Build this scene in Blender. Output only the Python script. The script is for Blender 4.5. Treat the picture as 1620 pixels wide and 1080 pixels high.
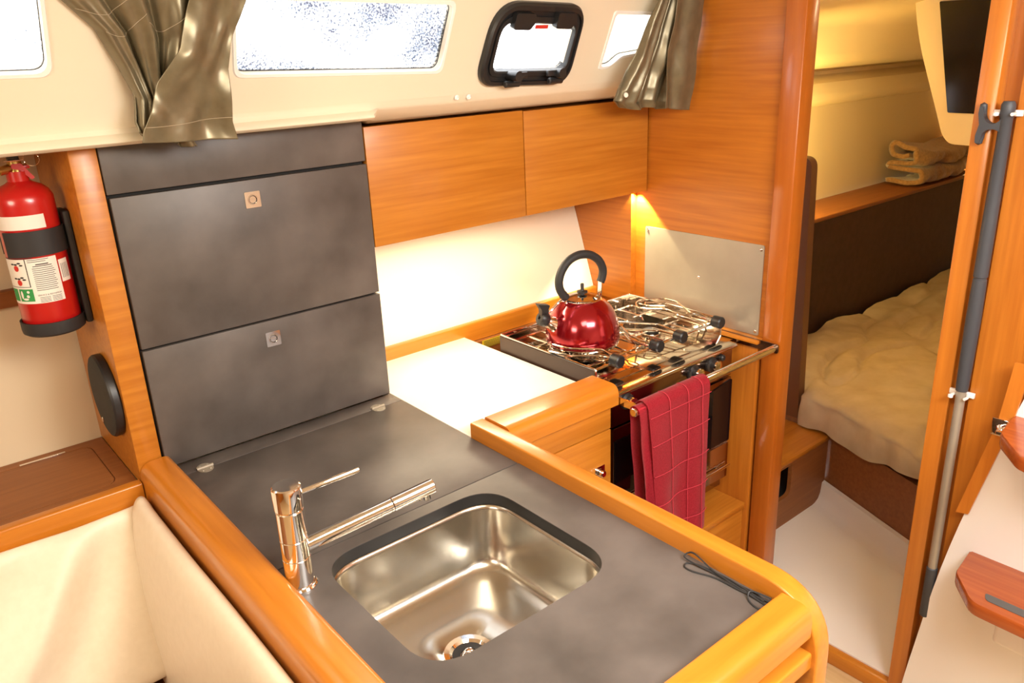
import bpy, bmesh, math, random
from mathutils import Vector, Matrix, noise
random.seed(7)
PI = math.pi
sc = bpy.context.scene
for o in list(bpy.data.objects):
    bpy.data.objects.remove(o)
COL = sc.collection

# ------------------------------------------------------------------ camera
cam_d = bpy.data.cameras.new('camera')
cam = bpy.data.objects.new('camera', cam_d); COL.objects.link(cam)
cam_d.sensor_width = 36.0
cam_d.lens = 36.0 * 1270.688 / 1620.0
cam_d.clip_start = 0.02; cam_d.clip_end = 60
RV = [[0.7665843787, -0.6408375139, -0.0409349621],
      [-0.2504072625, -0.2396248611, -0.9380171261],
      [0.5913075285, 0.7293196876, -0.3441628430]]
CAM = Vector((-0.3873348, -1.6279356, 1.72))
M = Matrix(((RV[0][0], -RV[1][0], -RV[2][0], CAM.x),
            (RV[0][1], -RV[1][1], -RV[2][1], CAM.y),
            (RV[0][2], -RV[1][2], -RV[2][2], CAM.z),
            (0, 0, 0, 1)))
cam.matrix_world = M
sc.camera = cam

# ------------------------------------------------------------------ world, lights, exposure
w = bpy.data.worlds.new('world'); sc.world = w
w.use_nodes = True
bg = w.node_tree.nodes['Background']
bg.inputs[0].default_value = (0.93, 0.96, 1.0, 1)
bg.inputs[1].default_value = 5.0
vs = sc.view_settings
vs.view_transform = 'Standard'; vs.look = 'None'; vs.gamma = 1; vs.use_curve_mapping = False
vs.exposure = 0.25

def area(name, loc, target, sx, sy, watts, col):
    d = bpy.data.lights.new(name, 'AREA'); d.shape = 'RECTANGLE'; d.size = sx; d.size_y = sy
    d.energy = watts; d.color = col
    o = bpy.data.objects.new(name, d); COL.objects.link(o); o.location = loc
    o.rotation_euler = (Vector(target) - Vector(loc)).to_track_quat('-Z', 'Y').to_euler()
    return o
def spot(name, loc, target, watts, col, cone, blend, r):
    d = bpy.data.lights.new(name, 'SPOT'); d.energy = watts; d.color = col
    d.spot_size = math.radians(cone); d.spot_blend = blend; d.shadow_soft_size = r
    o = bpy.data.objects.new(name, d); COL.objects.link(o); o.location = loc
    o.rotation_euler = (Vector(target) - Vector(loc)).to_track_quat('-Z', 'Y').to_euler()
    return o
WARM = (1.0, 0.86, 0.66)
area('saloon_lamp', (0.10, -1.3, 1.96), (0.25, -0.8, 0.9), 0.5, 0.5, 14, WARM)
area('forward_fill', (-1.9, -1.15, 1.90), (0.2, -0.8, 0.7), 0.8, 0.6, 30, WARM)  # added fill from forward that brightens the end cushion, not a real fitting
area('companionway_daylight', (0.62, -1.85, 1.96), (0.95, -1.3, 0.7), 0.9, 0.7, 52, (1.0, 0.965, 0.93))
area('under_cabinet_lamp', (0.84, 0.055, 1.286), (0.84, -0.02, 0.9), 0.55, 0.05, 3.2, (1.0, 0.85, 0.58))
spot('hob_lamp', (1.468, 0.030, 1.291), (1.472, 0.020, 0.95), 17, (1.0, 0.82, 0.46), 92, 0.22, 0.006)
area('berth_reading_lamp', (2.42, 0.18, 1.20), (2.80, 0.95, 1.42), 0.07, 0.07, 17, (1.0, 0.69, 0.19))
area('berth_reading_lamp_aft', (4.50, 0.26, 1.10), (4.0, 0.24, 1.02), 0.05, 0.05, 5.0, (1.0, 0.62, 0.22))
area('cabin_fill', (2.3, -0.75, 1.92), (2.5, -0.2, 0.6), 0.2, 0.2, 3.5, (1.0, 0.78, 0.45))  # added soft overhead fill for the mattress, not a real fitting

# ------------------------------------------------------------------ materials
def mat(name, col, rough=0.5, metal=0.0, spec=0.5, coat=0.0, sheen=0.0):
    m = bpy.data.materials.new(name); m.use_nodes = True
    b = m.node_tree.nodes['Principled BSDF']
    b.inputs['Base Color'].default_value = (*col, 1)
    b.inputs['Roughness'].default_value = rough
    b.inputs['Metallic'].default_value = metal
    b.inputs['Specular IOR Level'].default_value = spec
    b.inputs['Coat Weight'].default_value = coat
    b.inputs['Coat Roughness'].default_value = 0.15
    if sheen:
        b.inputs['Sheen Weight'].default_value = sheen
    return m
def nz(m, scale, c0, c1, detail=3.0, mapping=(1, 1, 1), lo=0.3, hi=0.7, bump=0.0, bscale=None, bdist=0.002, rot=(0, 0, 0)):
    nt = m.node_tree; b = nt.nodes['Principled BSDF']
    tc = nt.nodes.new('ShaderNodeTexCoord'); mp = nt.nodes.new('ShaderNodeMapping')
    mp.inputs['Scale'].default_value = mapping; mp.inputs['Rotation'].default_value = rot
    nt.links.new(tc.outputs['Object'], mp.inputs['Vector'])
    n = nt.nodes.new('ShaderNodeTexNoise'); n.inputs['Scale'].default_value = scale; n.inputs['Detail'].default_value = detail
    nt.links.new(mp.outputs[0], n.inputs['Vector'])
    r = nt.nodes.new('ShaderNodeValToRGB')
    r.color_ramp.elements[0].position = lo; r.color_ramp.elements[0].color = (*c0, 1)
    r.color_ramp.elements[1].position = hi; r.color_ramp.elements[1].color = (*c1, 1)
    nt.links.new(n.outputs['Fac'], r.inputs[0]); nt.links.new(r.outputs[0], b.inputs['Base Color'])
    if bump:
        n2 = n
        if bscale:
            n2 = nt.nodes.new('ShaderNodeTexNoise'); n2.inputs['Scale'].default_value = bscale
            nt.links.new(tc.outputs['Object'], n2.inputs['Vector'])
        bp = nt.nodes.new('ShaderNodeBump'); bp.inputs['Strength'].default_value = bump; bp.inputs['Distance'].default_value = bdist
        nt.links.new(n2.outputs['Fac'], bp.inputs['Height']); nt.links.new(bp.outputs[0], b.inputs['Normal'])
    return m
def wood(name, c0, c1, grain='x', rough=0.38, coat=0.15):
    m = mat(name, c1, rough, coat=coat)
    s = {'x': (1.2, 26, 26), 'y': (26, 1.2, 26), 'z': (26, 26, 1.2)}[grain]
    return nz(m, 3.2, c0, c1, 5.0, s, 0.3, 0.72, bump=0.04, bdist=0.0006)
W1, W0 = (0.57, 0.218, 0.024), (0.43, 0.138, 0.010)
wood_x = wood('oak_veneer_horizontal', W0, W1, 'x')
wood_y = wood('oak_veneer_cross', W0, W1, 'y')
wood_yd = wood('oak_veneer_bulkhead', (0.40, 0.115, 0.008), (0.54, 0.178, 0.016), 'y')
wood_z = wood('oak_veneer_upright', (0.41, 0.120, 0.010), (0.54, 0.180, 0.018), 'z')
sol_x = wood('varnished_wood_x', (0.50, 0.165, 0.012), (0.60, 0.215, 0.020), 'x', 0.3, 0.35)
sol_y = wood('varnished_wood_y', (0.50, 0.165, 0.012), (0.60, 0.215, 0.020), 'y', 0.3, 0.35)
sol_z = wood('varnished_wood_z', (0.52, 0.16, 0.018), (0.62, 0.215, 0.026), 'z', 0.3, 0.35)
sol_zr = wood('reddish_door_jamb', (0.40, 0.098, 0.008), (0.47, 0.128, 0.012), 'z', 0.3, 0.35)
red_wood = wood('mahogany', (0.30, 0.055, 0.010), (0.42, 0.095, 0.018), 'y', 0.25, 0.5)
brown_x = wood('brown_veneer', (0.24, 0.082, 0.020), (0.32, 0.115, 0.030), 'x', 0.5, 0.0)
floor_m = wood('pale_floor', (0.60, 0.42, 0.20), (0.72, 0.52, 0.28), 'y', 0.4, 0.2)
lam = nz(mat('slate_laminate', (0.08, 0.07, 0.065), 0.42), 7.0, (0.062, 0.053, 0.048), (0.138, 0.120, 0.110), 9.0, lo=0.30, hi=0.72)
lam_d = mat('dark_gap', (0.006, 0.006, 0.006), 0.8)
cream = mat('cream_moulding', (0.80, 0.72, 0.56), 0.35)
cream_w = mat('white_moulding', (0.90, 0.87, 0.83), 0.3)
white_lam = mat('white_laminate', (0.88, 0.84, 0.75), 0.35)
back_lam = mat('backsplash_white', (0.84, 0.77, 0.62), 0.4)
hull_m = mat('hull_lining', (0.70, 0.58, 0.40), 0.6)
leather = nz(mat('cream_leather', (0.8, 0.71, 0.56), 0.45), 60, (0.80, 0.705, 0.55), (0.84, 0.745, 0.59), bump=0.05, bscale=400, bdist=0.0005)
chrome = mat('chrome', (0.86, 0.84, 0.82), 0.06, 1.0)
steel = nz(mat('brushed_steel', (0.45, 0.42, 0.36), 0.42, 0.5), 8, (0.38, 0.345, 0.28), (0.44, 0.40, 0.33), mapping=(1, 1, 1))
sink_m = mat('sink_steel', (0.58, 0.55, 0.49), 0.22, 1.0)
hob_m = mat('polished_steel', (0.60, 0.54, 0.47), 0.10, 1.0)
dark_steel = mat('oven_front_steel', (0.30, 0.22, 0.19), 0.16, 1.0)
wire_m = mat('wire_chrome', (0.82, 0.76, 0.66), 0.12, 1.0)
black_pl = mat('black_plastic', (0.016, 0.016, 0.017), 0.4)
black_gl = mat('black_glass', (0.004, 0.004, 0.005), 0.05)
rubber = mat('black_rubber', (0.02, 0.02, 0.021), 0.6)
grey_pl = mat('grey_plastic', (0.05, 0.055, 0.065), 0.5)
grip_m = mat('grey_grip', (0.10, 0.095, 0.09), 0.9)
red_paint = mat('red_paint', (0.50, 0.010, 0.009), 0.28, coat=0.4)
kettle_m = mat('red_kettle_enamel', (0.36, 0.002, 0.012), 0.13, 0.75, coat=0.8)
brass = mat('brass', (0.55, 0.38, 0.12), 0.3, 1.0)
paper = mat('white_paper', (0.84, 0.80, 0.72), 0.6)
ink = mat('black_ink', (0.03, 0.03, 0.03), 0.7)
green_i = mat('green_ink', (0.03, 0.30, 0.07), 0.6)
red_i = mat('red_ink', (0.60, 0.03, 0.02), 0.6)
yellow_i = mat('yellow_sticker', (0.85, 0.65, 0.02), 0.5)
towel_m = nz(mat('crimson_terry', (0.42, 0.012, 0.03), 0.95, sheen=0.25), 300, (0.44, 0.009, 0.026), (0.56, 0.020, 0.044), bump=0.5, bdist=0.0015)
towel_l = mat('crimson_woven_line', (0.52, 0.03, 0.055), 0.8)
satin = nz(mat('olive_satin', (0.2, 0.17, 0.11), 0.33, 0.45), 40, (0.165, 0.138, 0.080), (0.21, 0.18, 0.110))
satin.node_tree.nodes['Principled BSDF'].inputs['Anisotropic'].default_value = 0.4
quilt_m = nz(mat('beige_quilt', (0.55, 0.44, 0.28), 0.85), 12, (0.50, 0.39, 0.24), (0.60, 0.49, 0.32))
blanket_m = nz(mat('brown_fleece', (0.22, 0.12, 0.055), 0.95, sheen=0.5), 90, (0.24, 0.125, 0.05), (0.40, 0.22, 0.095), bump=0.6, bdist=0.004)
bag_m = mat('green_bag', (0.012, 0.035, 0.022), 0.3)
smoked = mat('smoked_acrylic', (0.012, 0.011, 0.010), 0.12)
glass = bpy.data.materials.new('window_glass'); glass.use_nodes = True
def _glass(glass, a=0.27, b=0.46):
    nt = glass.node_tree; nt.nodes.clear()
    out = nt.nodes.new('ShaderNodeOutputMaterial'); mx = nt.nodes.new('ShaderNodeMixShader')
    tr = nt.nodes.new('ShaderNodeBsdfTransparent'); gl = nt.nodes.new('ShaderNodeBsdfGlossy')
    gl.inputs['Roughness'].default_value = 0.03
    mx.inputs[0].default_value = 0.06
    tc = nt.nodes.new('ShaderNodeTexCoord'); n1 = nt.nodes.new('ShaderNodeTexNoise'); n1.inputs['Scale'].default_value = 5
    n2 = nt.nodes.new('ShaderNodeTexNoise'); n2.inputs['Scale'].default_value = 260; n2.inputs['Detail'].default_value = 1
    ml = nt.nodes.new('ShaderNodeMath'); ml.operation = 'MULTIPLY'
    r = nt.nodes.new('ShaderNodeValToRGB')
    r.color_ramp.elements[0].position = a; r.color_ramp.elements[0].color = (1, 1, 1, 1)
    r.color_ramp.elements[1].position = b; r.color_ramp.elements[1].color = (0.20, 0.215, 0.25, 1)
    nt.links.new(tc.outputs['Object'], n1.inputs['Vector']); nt.links.new(tc.outputs['Object'], n2.inputs['Vector'])
    nt.links.new(n1.outputs['Fac'], ml.inputs[0]); nt.links.new(n2.outputs['Fac'], ml.inputs[1])
    nt.links.new(ml.outputs[0], r.inputs[0]); nt.links.new(r.outputs[0], tr.inputs[0])
    nt.links.new(tr.outputs[0], mx.inputs[1]); nt.links.new(gl.outputs[0], mx.inputs[2]); nt.links.new(mx.outputs[0], out.inputs[0])
_glass(glass)
wet_glass = bpy.data.materials.new('spray_speckled_glass'); wet_glass.use_nodes = True
_glass(wet_glass, 0.19, 0.31)

# ------------------------------------------------------------------ helpers
ORG = {}
def thing(name, label, cat, loc, group=None):
    o = bpy.data.objects.new(name, None); COL.objects.link(o); o.location = loc; o.empty_display_size = 0.05
    ORG[o.name] = Vector(loc); o['label'] = label; o['category'] = cat
    if group: o['group'] = group
    return o
def obj(name, bm, m, parent=None, smooth=33, mods=None, mats=None):
    bmesh.ops.recalc_face_normals(bm, faces=bm.faces) if bm.faces else None
    if smooth:
        for f in bm.faces: f.smooth = True
    xs = [v.co.x for v in bm.verts]; ys = [v.co.y for v in bm.verts]; zs = [v.co.z for v in bm.verts]
    c = Vector(((min(xs) + max(xs)) / 2, (min(ys) + max(ys)) / 2, min(zs)))
    for v in bm.verts: v.co -= c
    me = bpy.data.meshes.new(name); bm.to_mesh(me); bm.free()
    if smooth: me.set_sharp_from_angle(angle=math.radians(smooth))
    for k in (mats or [m]): me.materials.append(k)
    o = bpy.data.objects.new(name, me); COL.objects.link(o)
    if parent is not None:
        o.parent = parent; o.location = c - ORG[parent.name]
    else:
        o.location = c
    ORG[o.name] = c
    return o
def tag(o, label, cat, group=None):
    o['label'] = label; o['category'] = cat
    if group: o['group'] = group
    return o
def struct(name, bm, m, parent=None, smooth=40):
    o = obj(name, bm, m, parent, smooth)
    if parent is None: o['kind'] = 'structure'
    return o
def B(): return bmesh.new()
def bx(bm, x0, x1, y0, y1, z0, z1, bev=0.0, seg=2):
    r = bmesh.ops.create_cube(bm, size=1.0)
    for v in r['verts']:
        v.co = Vector(((x0 + x1) / 2 + v.co.x * (x1 - x0), (y0 + y1) / 2 + v.co.y * (y1 - y0), (z0 + z1) / 2 + v.co.z * (z1 - z0)))
    if bev:
        es = list({e for v in r['verts'] for e in v.link_edges})
        bmesh.ops.bevel(bm, geom=es, offset=bev, segments=seg, profile=0.5, affect='EDGES')
    return bm
def box(*a, **k): return bx(B(), *a, **k)
def frame_of(d):
    d = Vector(d).normalized(); up = Vector((0, 0, 1)) if abs(d.z) < 0.95 else Vector((0, 1, 0))
    a = d.cross(up).normalized(); b = a.cross(d).normalized()
    return d, a, b
def cyl(bm, p0, p1, r0, r1=None, n=20, cap=True):
    p0 = Vector(p0); p1 = Vector(p1); r1 = r0 if r1 is None else r1
    d, a, b = frame_of(p1 - p0)
    A = [bm.verts.new(p0 + r0 * (math.cos(2 * PI * i / n) * a + math.sin(2 * PI * i / n) * b)) for i in range(n)]
    C = [bm.verts.new(p1 + r1 * (math.cos(2 * PI * i / n) * a + math.sin(2 * PI * i / n) * b)) for i in range(n)]
    for i in range(n): bm.faces.new((A[i], A[(i + 1) % n], C[(i + 1) % n], C[i]))
    if cap: bm.faces.new(A[::-1]); bm.faces.new(C)
    return bm
def rcyl(bm, p0, p1, r, bev=0.002, n=24):
    """capped cylinder with softened ends"""
    p0 = Vector(p0); p1 = Vector(p1); L = (p1 - p0).length
    return lathe(bm, [(0, 0), (r - bev, 0), (r, bev), (r, L - bev), (r - bev, L), (0, L)], p0, p1 - p0, n)
def lathe(bm, prof, base, axis=(0, 0, 1), n=32):
    d, a, b = frame_of(axis); base = Vector(base); rings = []
    for r, h in prof:
        if r < 1e-6: rings.append([bm.verts.new(base + d * h)])
        else: rings.append([bm.verts.new(base + d * h + r * (math.cos(2 * PI * i / n) * a + math.sin(2 * PI * i / n) * b)) for i in range(n)])
    for A, C in zip(rings, rings[1:]):
        if len(A) == 1 and len(C) == 1: continue
        for i in range(n):
            j = (i + 1) % n
            if len(A) == 1: bm.faces.new((A[0], C[j], C[i]))
            elif len(C) == 1: bm.faces.new((A[i], A[j], C[0]))
            else: bm.faces.new((A[i], A[j], C[j], C[i]))
    return bm
def catmull(pts, k=6, closed=False):
    P = [Vector(p) for p in pts]; out = []; n = len(P)
    for i in range(n if closed else n - 1):
        if closed: a, b, c, d = P[i - 1], P[i], P[(i + 1) % n], P[(i + 2) % n]
        else: a, b, c, d = P[max(i - 1, 0)], P[i], P[i + 1], P[min(i + 2, n - 1)]
        for j in range(k):
            t = j / k
            out.append(0.5 * ((2 * b) + (c - a) * t + (2 * a - 5 * b + 4 * c - d) * t * t + (3 * b - a - 3 * c + d) * t ** 3))
    if not closed: out.append(P[-1])
    return out
def tube(bm, pts, r, n=8, closed=False, radii=None):
    P = [Vector(p) for p in pts]; N = len(P); rings = []
    t0 = (P[1] - P[0]).normalized(); _, a, _ = frame_of(t0)
    for i in range(N):
        if closed: t = (P[(i + 1) % N] - P[i - 1]).normalized()
        else: t = (P[min(i + 1, N - 1)] - P[max(i - 1, 0)]).normalized()
        a = (a - t * a.dot(t)).normalized(); b = t.cross(a)
        rr = radii[i] if radii else r
        rings.append([bm.verts.new(P[i] + rr * (math.cos(2 * PI * k / n) * a + math.sin(2 * PI * k / n) * b)) for k in range(n)])
    for i in range(N if closed else N - 1):
        A, C = rings[i], rings[(i + 1) % N]
        for k in range(n): bm.faces.new((A[k], A[(k + 1) % n], C[(k + 1) % n], C[k]))
    if not closed: bm.faces.new(rings[0][::-1]); bm.faces.new(rings[-1])
    return bm
def fillet(pts, r, k=5):
    """round the corners of an open polyline"""
    P = [Vector(p) for p in pts]; out = [P[0]]
    for i in range(1, len(P) - 1):
        a = (P[i - 1] - P[i]); b = (P[i + 1] - P[i]); q = min(r, a.length * 0.45, b.length * 0.45)
        s = P[i] + a.normalized() * q; e = P[i] + b.normalized() * q
        for j in range(k + 1):
            t = j / k; out.append((1 - t) ** 2 * s + 2 * t * (1 - t) * P[i] + t * t * e)
    out.append(P[-1]); return out
def rpoly(pts, r, k=6):
    """closed 2D polygon with rounded corners (r: radius or one per corner)"""
    out = []; n = len(pts)
    for i in range(n):
        p = Vector(pts[i]); a = Vector(pts[i - 1]) - p; b = Vector(pts[(i + 1) % n]) - p
        rr = r[i] if isinstance(r, (list, tuple)) else r
        q = min(rr, a.length * 0.48, b.length * 0.48)
        s = p + a.normalized() * q; e = p + b.normalized() * q
        if rr <= 0: out.append(p); continue
        for j in range(k + 1):
            t = j / k; out.append((1 - t) ** 2 * s + 2 * t * (1 - t) * p + t * t * e)
    return out
def prism(bm, poly, f0, f1):
    """closed polygon (2D) between two maps f0(u,v), f1(u,v) -> 3D"""
    A = [bm.verts.new(f0(p[0], p[1])) for p in poly]; C = [bm.verts.new(f1(p[0], p[1])) for p in poly]
    n = len(poly)
    for i in range(n): bm.faces.new((A[i], A[(i + 1) % n], C[(i + 1) % n], C[i]))
    bm.faces.new(A[::-1]); bm.faces.new(C); return bm
def prism_x(bm, poly_yz, x0, x1): return prism(bm, poly_yz, lambda u, v: (x0, u, v), lambda u, v: (x1, u, v))
def prism_y(bm, poly_xz, y0, y1): return prism(bm, poly_xz, lambda u, v: (u, y0, v), lambda u, v: (u, y1, v))
def prism_z(bm, poly_xy, z0, z1): return prism(bm, poly_xy, lambda u, v: (u, v, z0), lambda u, v: (u, v, z1))
def ring_faces(bm, L0, L1):
    n = len(L0)
    for i in range(n): bm.faces.new((L0[i], L0[(i + 1) % n], L1[(i + 1) % n], L1[i]))
def holed(bm, outer, holes, f0, f1):
    """slab between the maps f0 and f1: outline with holes cut through"""
    sides = []
    for f in (f0, f1):
        es = []; loops = []
        for poly in [outer] + holes:
            vs_ = [bm.verts.new(f(p[0], p[1])) for p in poly]; loops.append(vs_)
            for i in range(len(vs_)): es.append(bm.edges.new((vs_[i], vs_[(i + 1) % len(vs_)])))
        bmesh.ops.triangle_fill(bm, use_beauty=True, use_dissolve=False, edges=es)
        sides.append(loops)
    for a, b in zip(*sides): ring_faces(bm, a, b)
    return bm
def grid(bm, nu, nv, fn):
    V = [[bm.verts.new(fn(i / nu, j / nv)) for i in range(nu + 1)] for j in range(nv + 1)]
    for j in range(nv):
        for i in range(nu): bm.faces.new((V[j][i], V[j][i + 1], V[j + 1][i + 1], V[j + 1][i]))
    return bm
def lerp_poly(P, t):
    n = len(P) - 1; k = min(int(t * n), n - 1); f = t * n - k
    return tuple(P[k][i] * (1 - f) + P[k + 1][i] * f for i in range(len(P[0])))
def solid(o, t, off=0.0):
    m = o.modifiers.new('solid', 'SOLIDIFY'); m.thickness = t; m.offset = off; return o
def text_mesh(txt, size):
    cu = bpy.data.curves.new('txt', 'FONT'); cu.body = txt; cu.size = size; cu.align_x = 'CENTER'; cu.align_y = 'CENTER'
    o = bpy.data.objects.new('txt', cu); COL.objects.link(o)
    dg = bpy.context.evaluated_depsgraph_get(); me = bpy.data.meshes.new_from_object(o.evaluated_get(dg))
    bm = B(); bm.from_mesh(me); bpy.data.objects.remove(o); bpy.data.meshes.remove(me)
    return bm

H = 0.92                      # height of the worktops
KS = 0.4                      # inward lean of the coachroof side
def cside(x, z, off=0.0):     # point on the leaning coachroof side, off = metres towards the cabin
    n = Vector((0, -1, -KS)).normalized()
    return Vector((x, -0.05 - KS * (z - 1.62), z)) + n * off

# ================================================================== SETTING
struct('floor', box(-2.6, 1.47, -2.9, 0.4, -0.04, 0.0), floor_m, smooth=0)
struct('ceiling', box(-2.6, 1.52, -2.95, -0.15, 2.0, 2.03), cream, smooth=0)
struct('wall_forward', box(-2.63, -2.6, -2.95, 0.5, 0, 2.03), wood_y, smooth=0)
struct('wall_starboard', box(-2.6, 1.52, -2.95, -2.9, 0, 2.03), cream, smooth=0)
# hull side, curved, behind shelf and lockers
bm = B()
hp = [(0.30, 0.0), (0.315, 0.88), (0.335, 1.1), (0.345, 1.3), (0.33, 1.5), (0.30, 1.62)]
prism_x(bm, hp + [(0.40, 1.62), (0.40, 0.0)], -2.6, 1.49)
struct('wall_outboard', bm, hull_m)
# wooden batten on the hull
struct('trim_hull', box(-2.6, -0.066, 0.318, 0.345, 1.243, 1.279, bev=0.004), brown_x)
# coachroof side with window openings and lip
w1 = rpoly([(-0.62, 1.718), (-0.084, 1.711), (-0.081, 1.835), (-0.62, 1.842)], 0.022)
w2 = rpoly([(0.233, 1.693), (0.699, 1.677), (0.712, 1.809), (0.229, 1.820)], 0.018)
w3 = rpoly([(1.216, 1.661), (1.252, 1.663), (1.285, 1.686), (1.43, 1.699), (1.43, 1.782), (1.222, 1.787)], 0.010)
po = rpoly([(0.826, 1.656), (0.838, 1.805), (1.084, 1.797), (1.075, 1.642)], 0.03)
bm = B()
outer = [(-2.6, 1.62), (1.49, 1.62), (1.49, 2.0), (-2.6, 2.0)]
holed(bm, outer, [w1, w2, po, w3], lambda x, z: cside(x, z), lambda x, z: cside(x, z, -0.022))
struct('wall_coachroof', bm, cream)
# lip mouldings below the windows
lipA = [(-0.05, 1.622), (-0.046, 1.612), (-0.050, 1.603), (-0.066, 1.596), (-0.070, 1.590), (-0.062, 1.584), (0.005, 1.5865), (0.37, 1.60), (0.37, 1.66), (-0.03, 1.66)]
lipB = [(-0.05, 1.622), (-0.046, 1.614), (-0.041, 1.607), (-0.038, 1.603), (-0.034, 1.600), (-0.004, 1.578), (0.012, 1.571), (0.37, 1.573), (0.37, 1.66), (-0.03, 1.66)]
bm = B(); A = []
for x, P_ in ((-2.6, lipA), (0.0, lipA), (0.525, lipA), (0.534, [tuple(a[k] * 0.7 + b[k] * 0.3 for k in (0, 1)) for a, b in zip(lipA, lipB)]), (0.552, lipB), (1.49, lipB)): A.append([bm.verts.new((x, p[0], p[1])) for p in P_])
for a, b in zip(A, A[1:]): ring_faces(bm, a, b)
bm.faces.new(A[0]); bm.faces.new(A[-1][::-1])
struct('trim_lip', bm, cream)
# windows (frame lip + pane)
def window(name, poly, off_in=-0.006, with_frame=True):
    c = [Vector((p[0], p[1])) for p in poly]
    cx = sum(p.x for p in c) / len(c); cz = sum(p.y for p in c) / len(c)
    bm = B(); L = []
    prof = ((0.0, -0.0005), (0.0, 0.003), (0.006, 0.003), (0.008, -0.0005))
    for g, off in prof:
        L.append([bm.verts.new(cside(p.x + (p.x - cx) * 0 + (g * (1 if p.x > cx else -1) if abs(p.x - cx) > 0.04 else 0), p.y + (g * (1 if p.y > cz else -1)), off)) for p in c])
    for a, b in zip(L, L[1:]): ring_faces(bm, a, b)
    ring_faces(bm, L[-1], L[0])
    fr = struct(name, bm, cream_w)
    bm = B(); prism(bm, poly, lambda x, z: cside(x, z, -0.020), lambda x, z: cside(x, z, -0.016))
    obj('pane', bm, wet_glass if name == 'window_2' else glass, fr, smooth=0)
    bm = B()   # dark gasket line where the pane meets the reveal
    g = [cside(p.x, p.y, -0.014) for p in c]
    tube(bm, g, 0.0013, 6, closed=True); obj('gasket', bm, black_pl, fr)
    return fr
window('window_1', w1); window('window_2', w2); window('window_3', w3)
# bulkhead with the doorway
bm = B()
prism_x(bm, [(-0.47, 0.0), (0.4, 0.0), (0.4, 1.61), (-0.06, 1.63), (-0.205, 1.99), (-0.21, 2.03), (-0.47, 2.03)], 1.49, 1.515)
struct('wall_aft', bm, wood_yd, smooth=0)
struct('wall_aft_inboard', box(1.47, 1.50, -2.9, -0.988, 0.0, 2.03), wood_z, smooth=0)
struct('wall_above_doorway', box(1.49, 1.515, -0.92, -0.46, 1.93, 2.03), wood_yd, smooth=0)
struct('trim_1', box(1.472, 1.53, -0.500, -0.440, 0.0, 2.03, bev=0.006), sol_zr)
struct('trim_2', box(1.463, 1.53, -0.949, -0.907, 0.0, 2.03, bev=0.005), sol_z)
struct('trim_3', box(1.502, 1.53, -0.992, -0.945, 0.0, 2.03), wood_z, smooth=0)
struct('trim_4', box(1.465, 1.50, -0.912, -0.49, 0.0, 0.045, bev=0.004), sol_y)
struct('wall_sky_block', prism_x(B(), [(0.45, 1.60), (0.02, 1.60), (-0.07, 1.64), (-0.21, 1.99), (0.45, 1.99)], 1.516, 1.53), cream_w, smooth=0)  # added to keep sky light out of the cabin, white so window_3 stays bright
# aft cabin shell
struct('floor_cabin', box(1.49, 2.4, -1.3, -0.25, 0.0, 0.05), cream_w, smooth=0)
bm = B()   # white cove against the berth
for (xa, ya, xb, yb) in ((2.20, -0.27, 2.02, -0.72), (2.02, -0.72, 1.86, -1.12)):
    d = Vector((xb - xa, yb - ya, 0)).normalized(); nrm = Vector((-d.y, d.x, 0)); nrm = nrm if nrm.x < 0 else -nrm
    sec = [(0, 0.0), (0.07, 0.05), (0.05, 0.054), (0.032, 0.064), (0.02, 0.085), (0.014, 0.125), (0, 0.13)]
    A = [bm.verts.new(Vector((xa, ya, 0)) + nrm * s + Vector((0, 0, z))) for s, z in sec]
    C = [bm.verts.new(Vector((xb, yb, 0)) + nrm * s + Vector((0, 0, z))) for s, z in sec]
    ring_faces(bm, A, C); bm.faces.new(A); bm.faces.new(C[::-1])
struct('trim_cove', bm, cream_w)
bm = B()
bx(bm, 1.515, 4.7, 0.425, 0.46, 0.0, 1.41)
struct('wall_berth', bm, hull_m, smooth=0)
cp = [(0.425, 1.405), (0.385, 1.415), (0.345, 1.44), (0.325, 1.475), (0.33, 1.515), (0.40, 1.545), (0.40, 1.562), (0.27, 1.60), (0.22, 1.64), (0.17, 1.74), (0.135, 1.768), (0.06, 1.79), (-0.10, 1.83), (-0.5, 1.93)]
bm = B(); prism_x(bm, cp + [(-0.5, 1.97), (0.5, 1.97), (0.5, 1.405)], 1.515, 4.7)
struct('ceiling_berth', bm, hull_m)
struct('ceiling_cabin', box(1.515, 4.7, -1.35, -0.4, 1.93, 1.97), cream, smooth=0)
struct('wall_cabin_end', box(4.7, 4.73, -1.35, 0.5, 0, 1.97), hull_m, smooth=0)
struct('wall_cabin_inboard', box(1.5, 4.7, -1.35, -1.31, 0, 1.97), hull_m, smooth=0)

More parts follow.
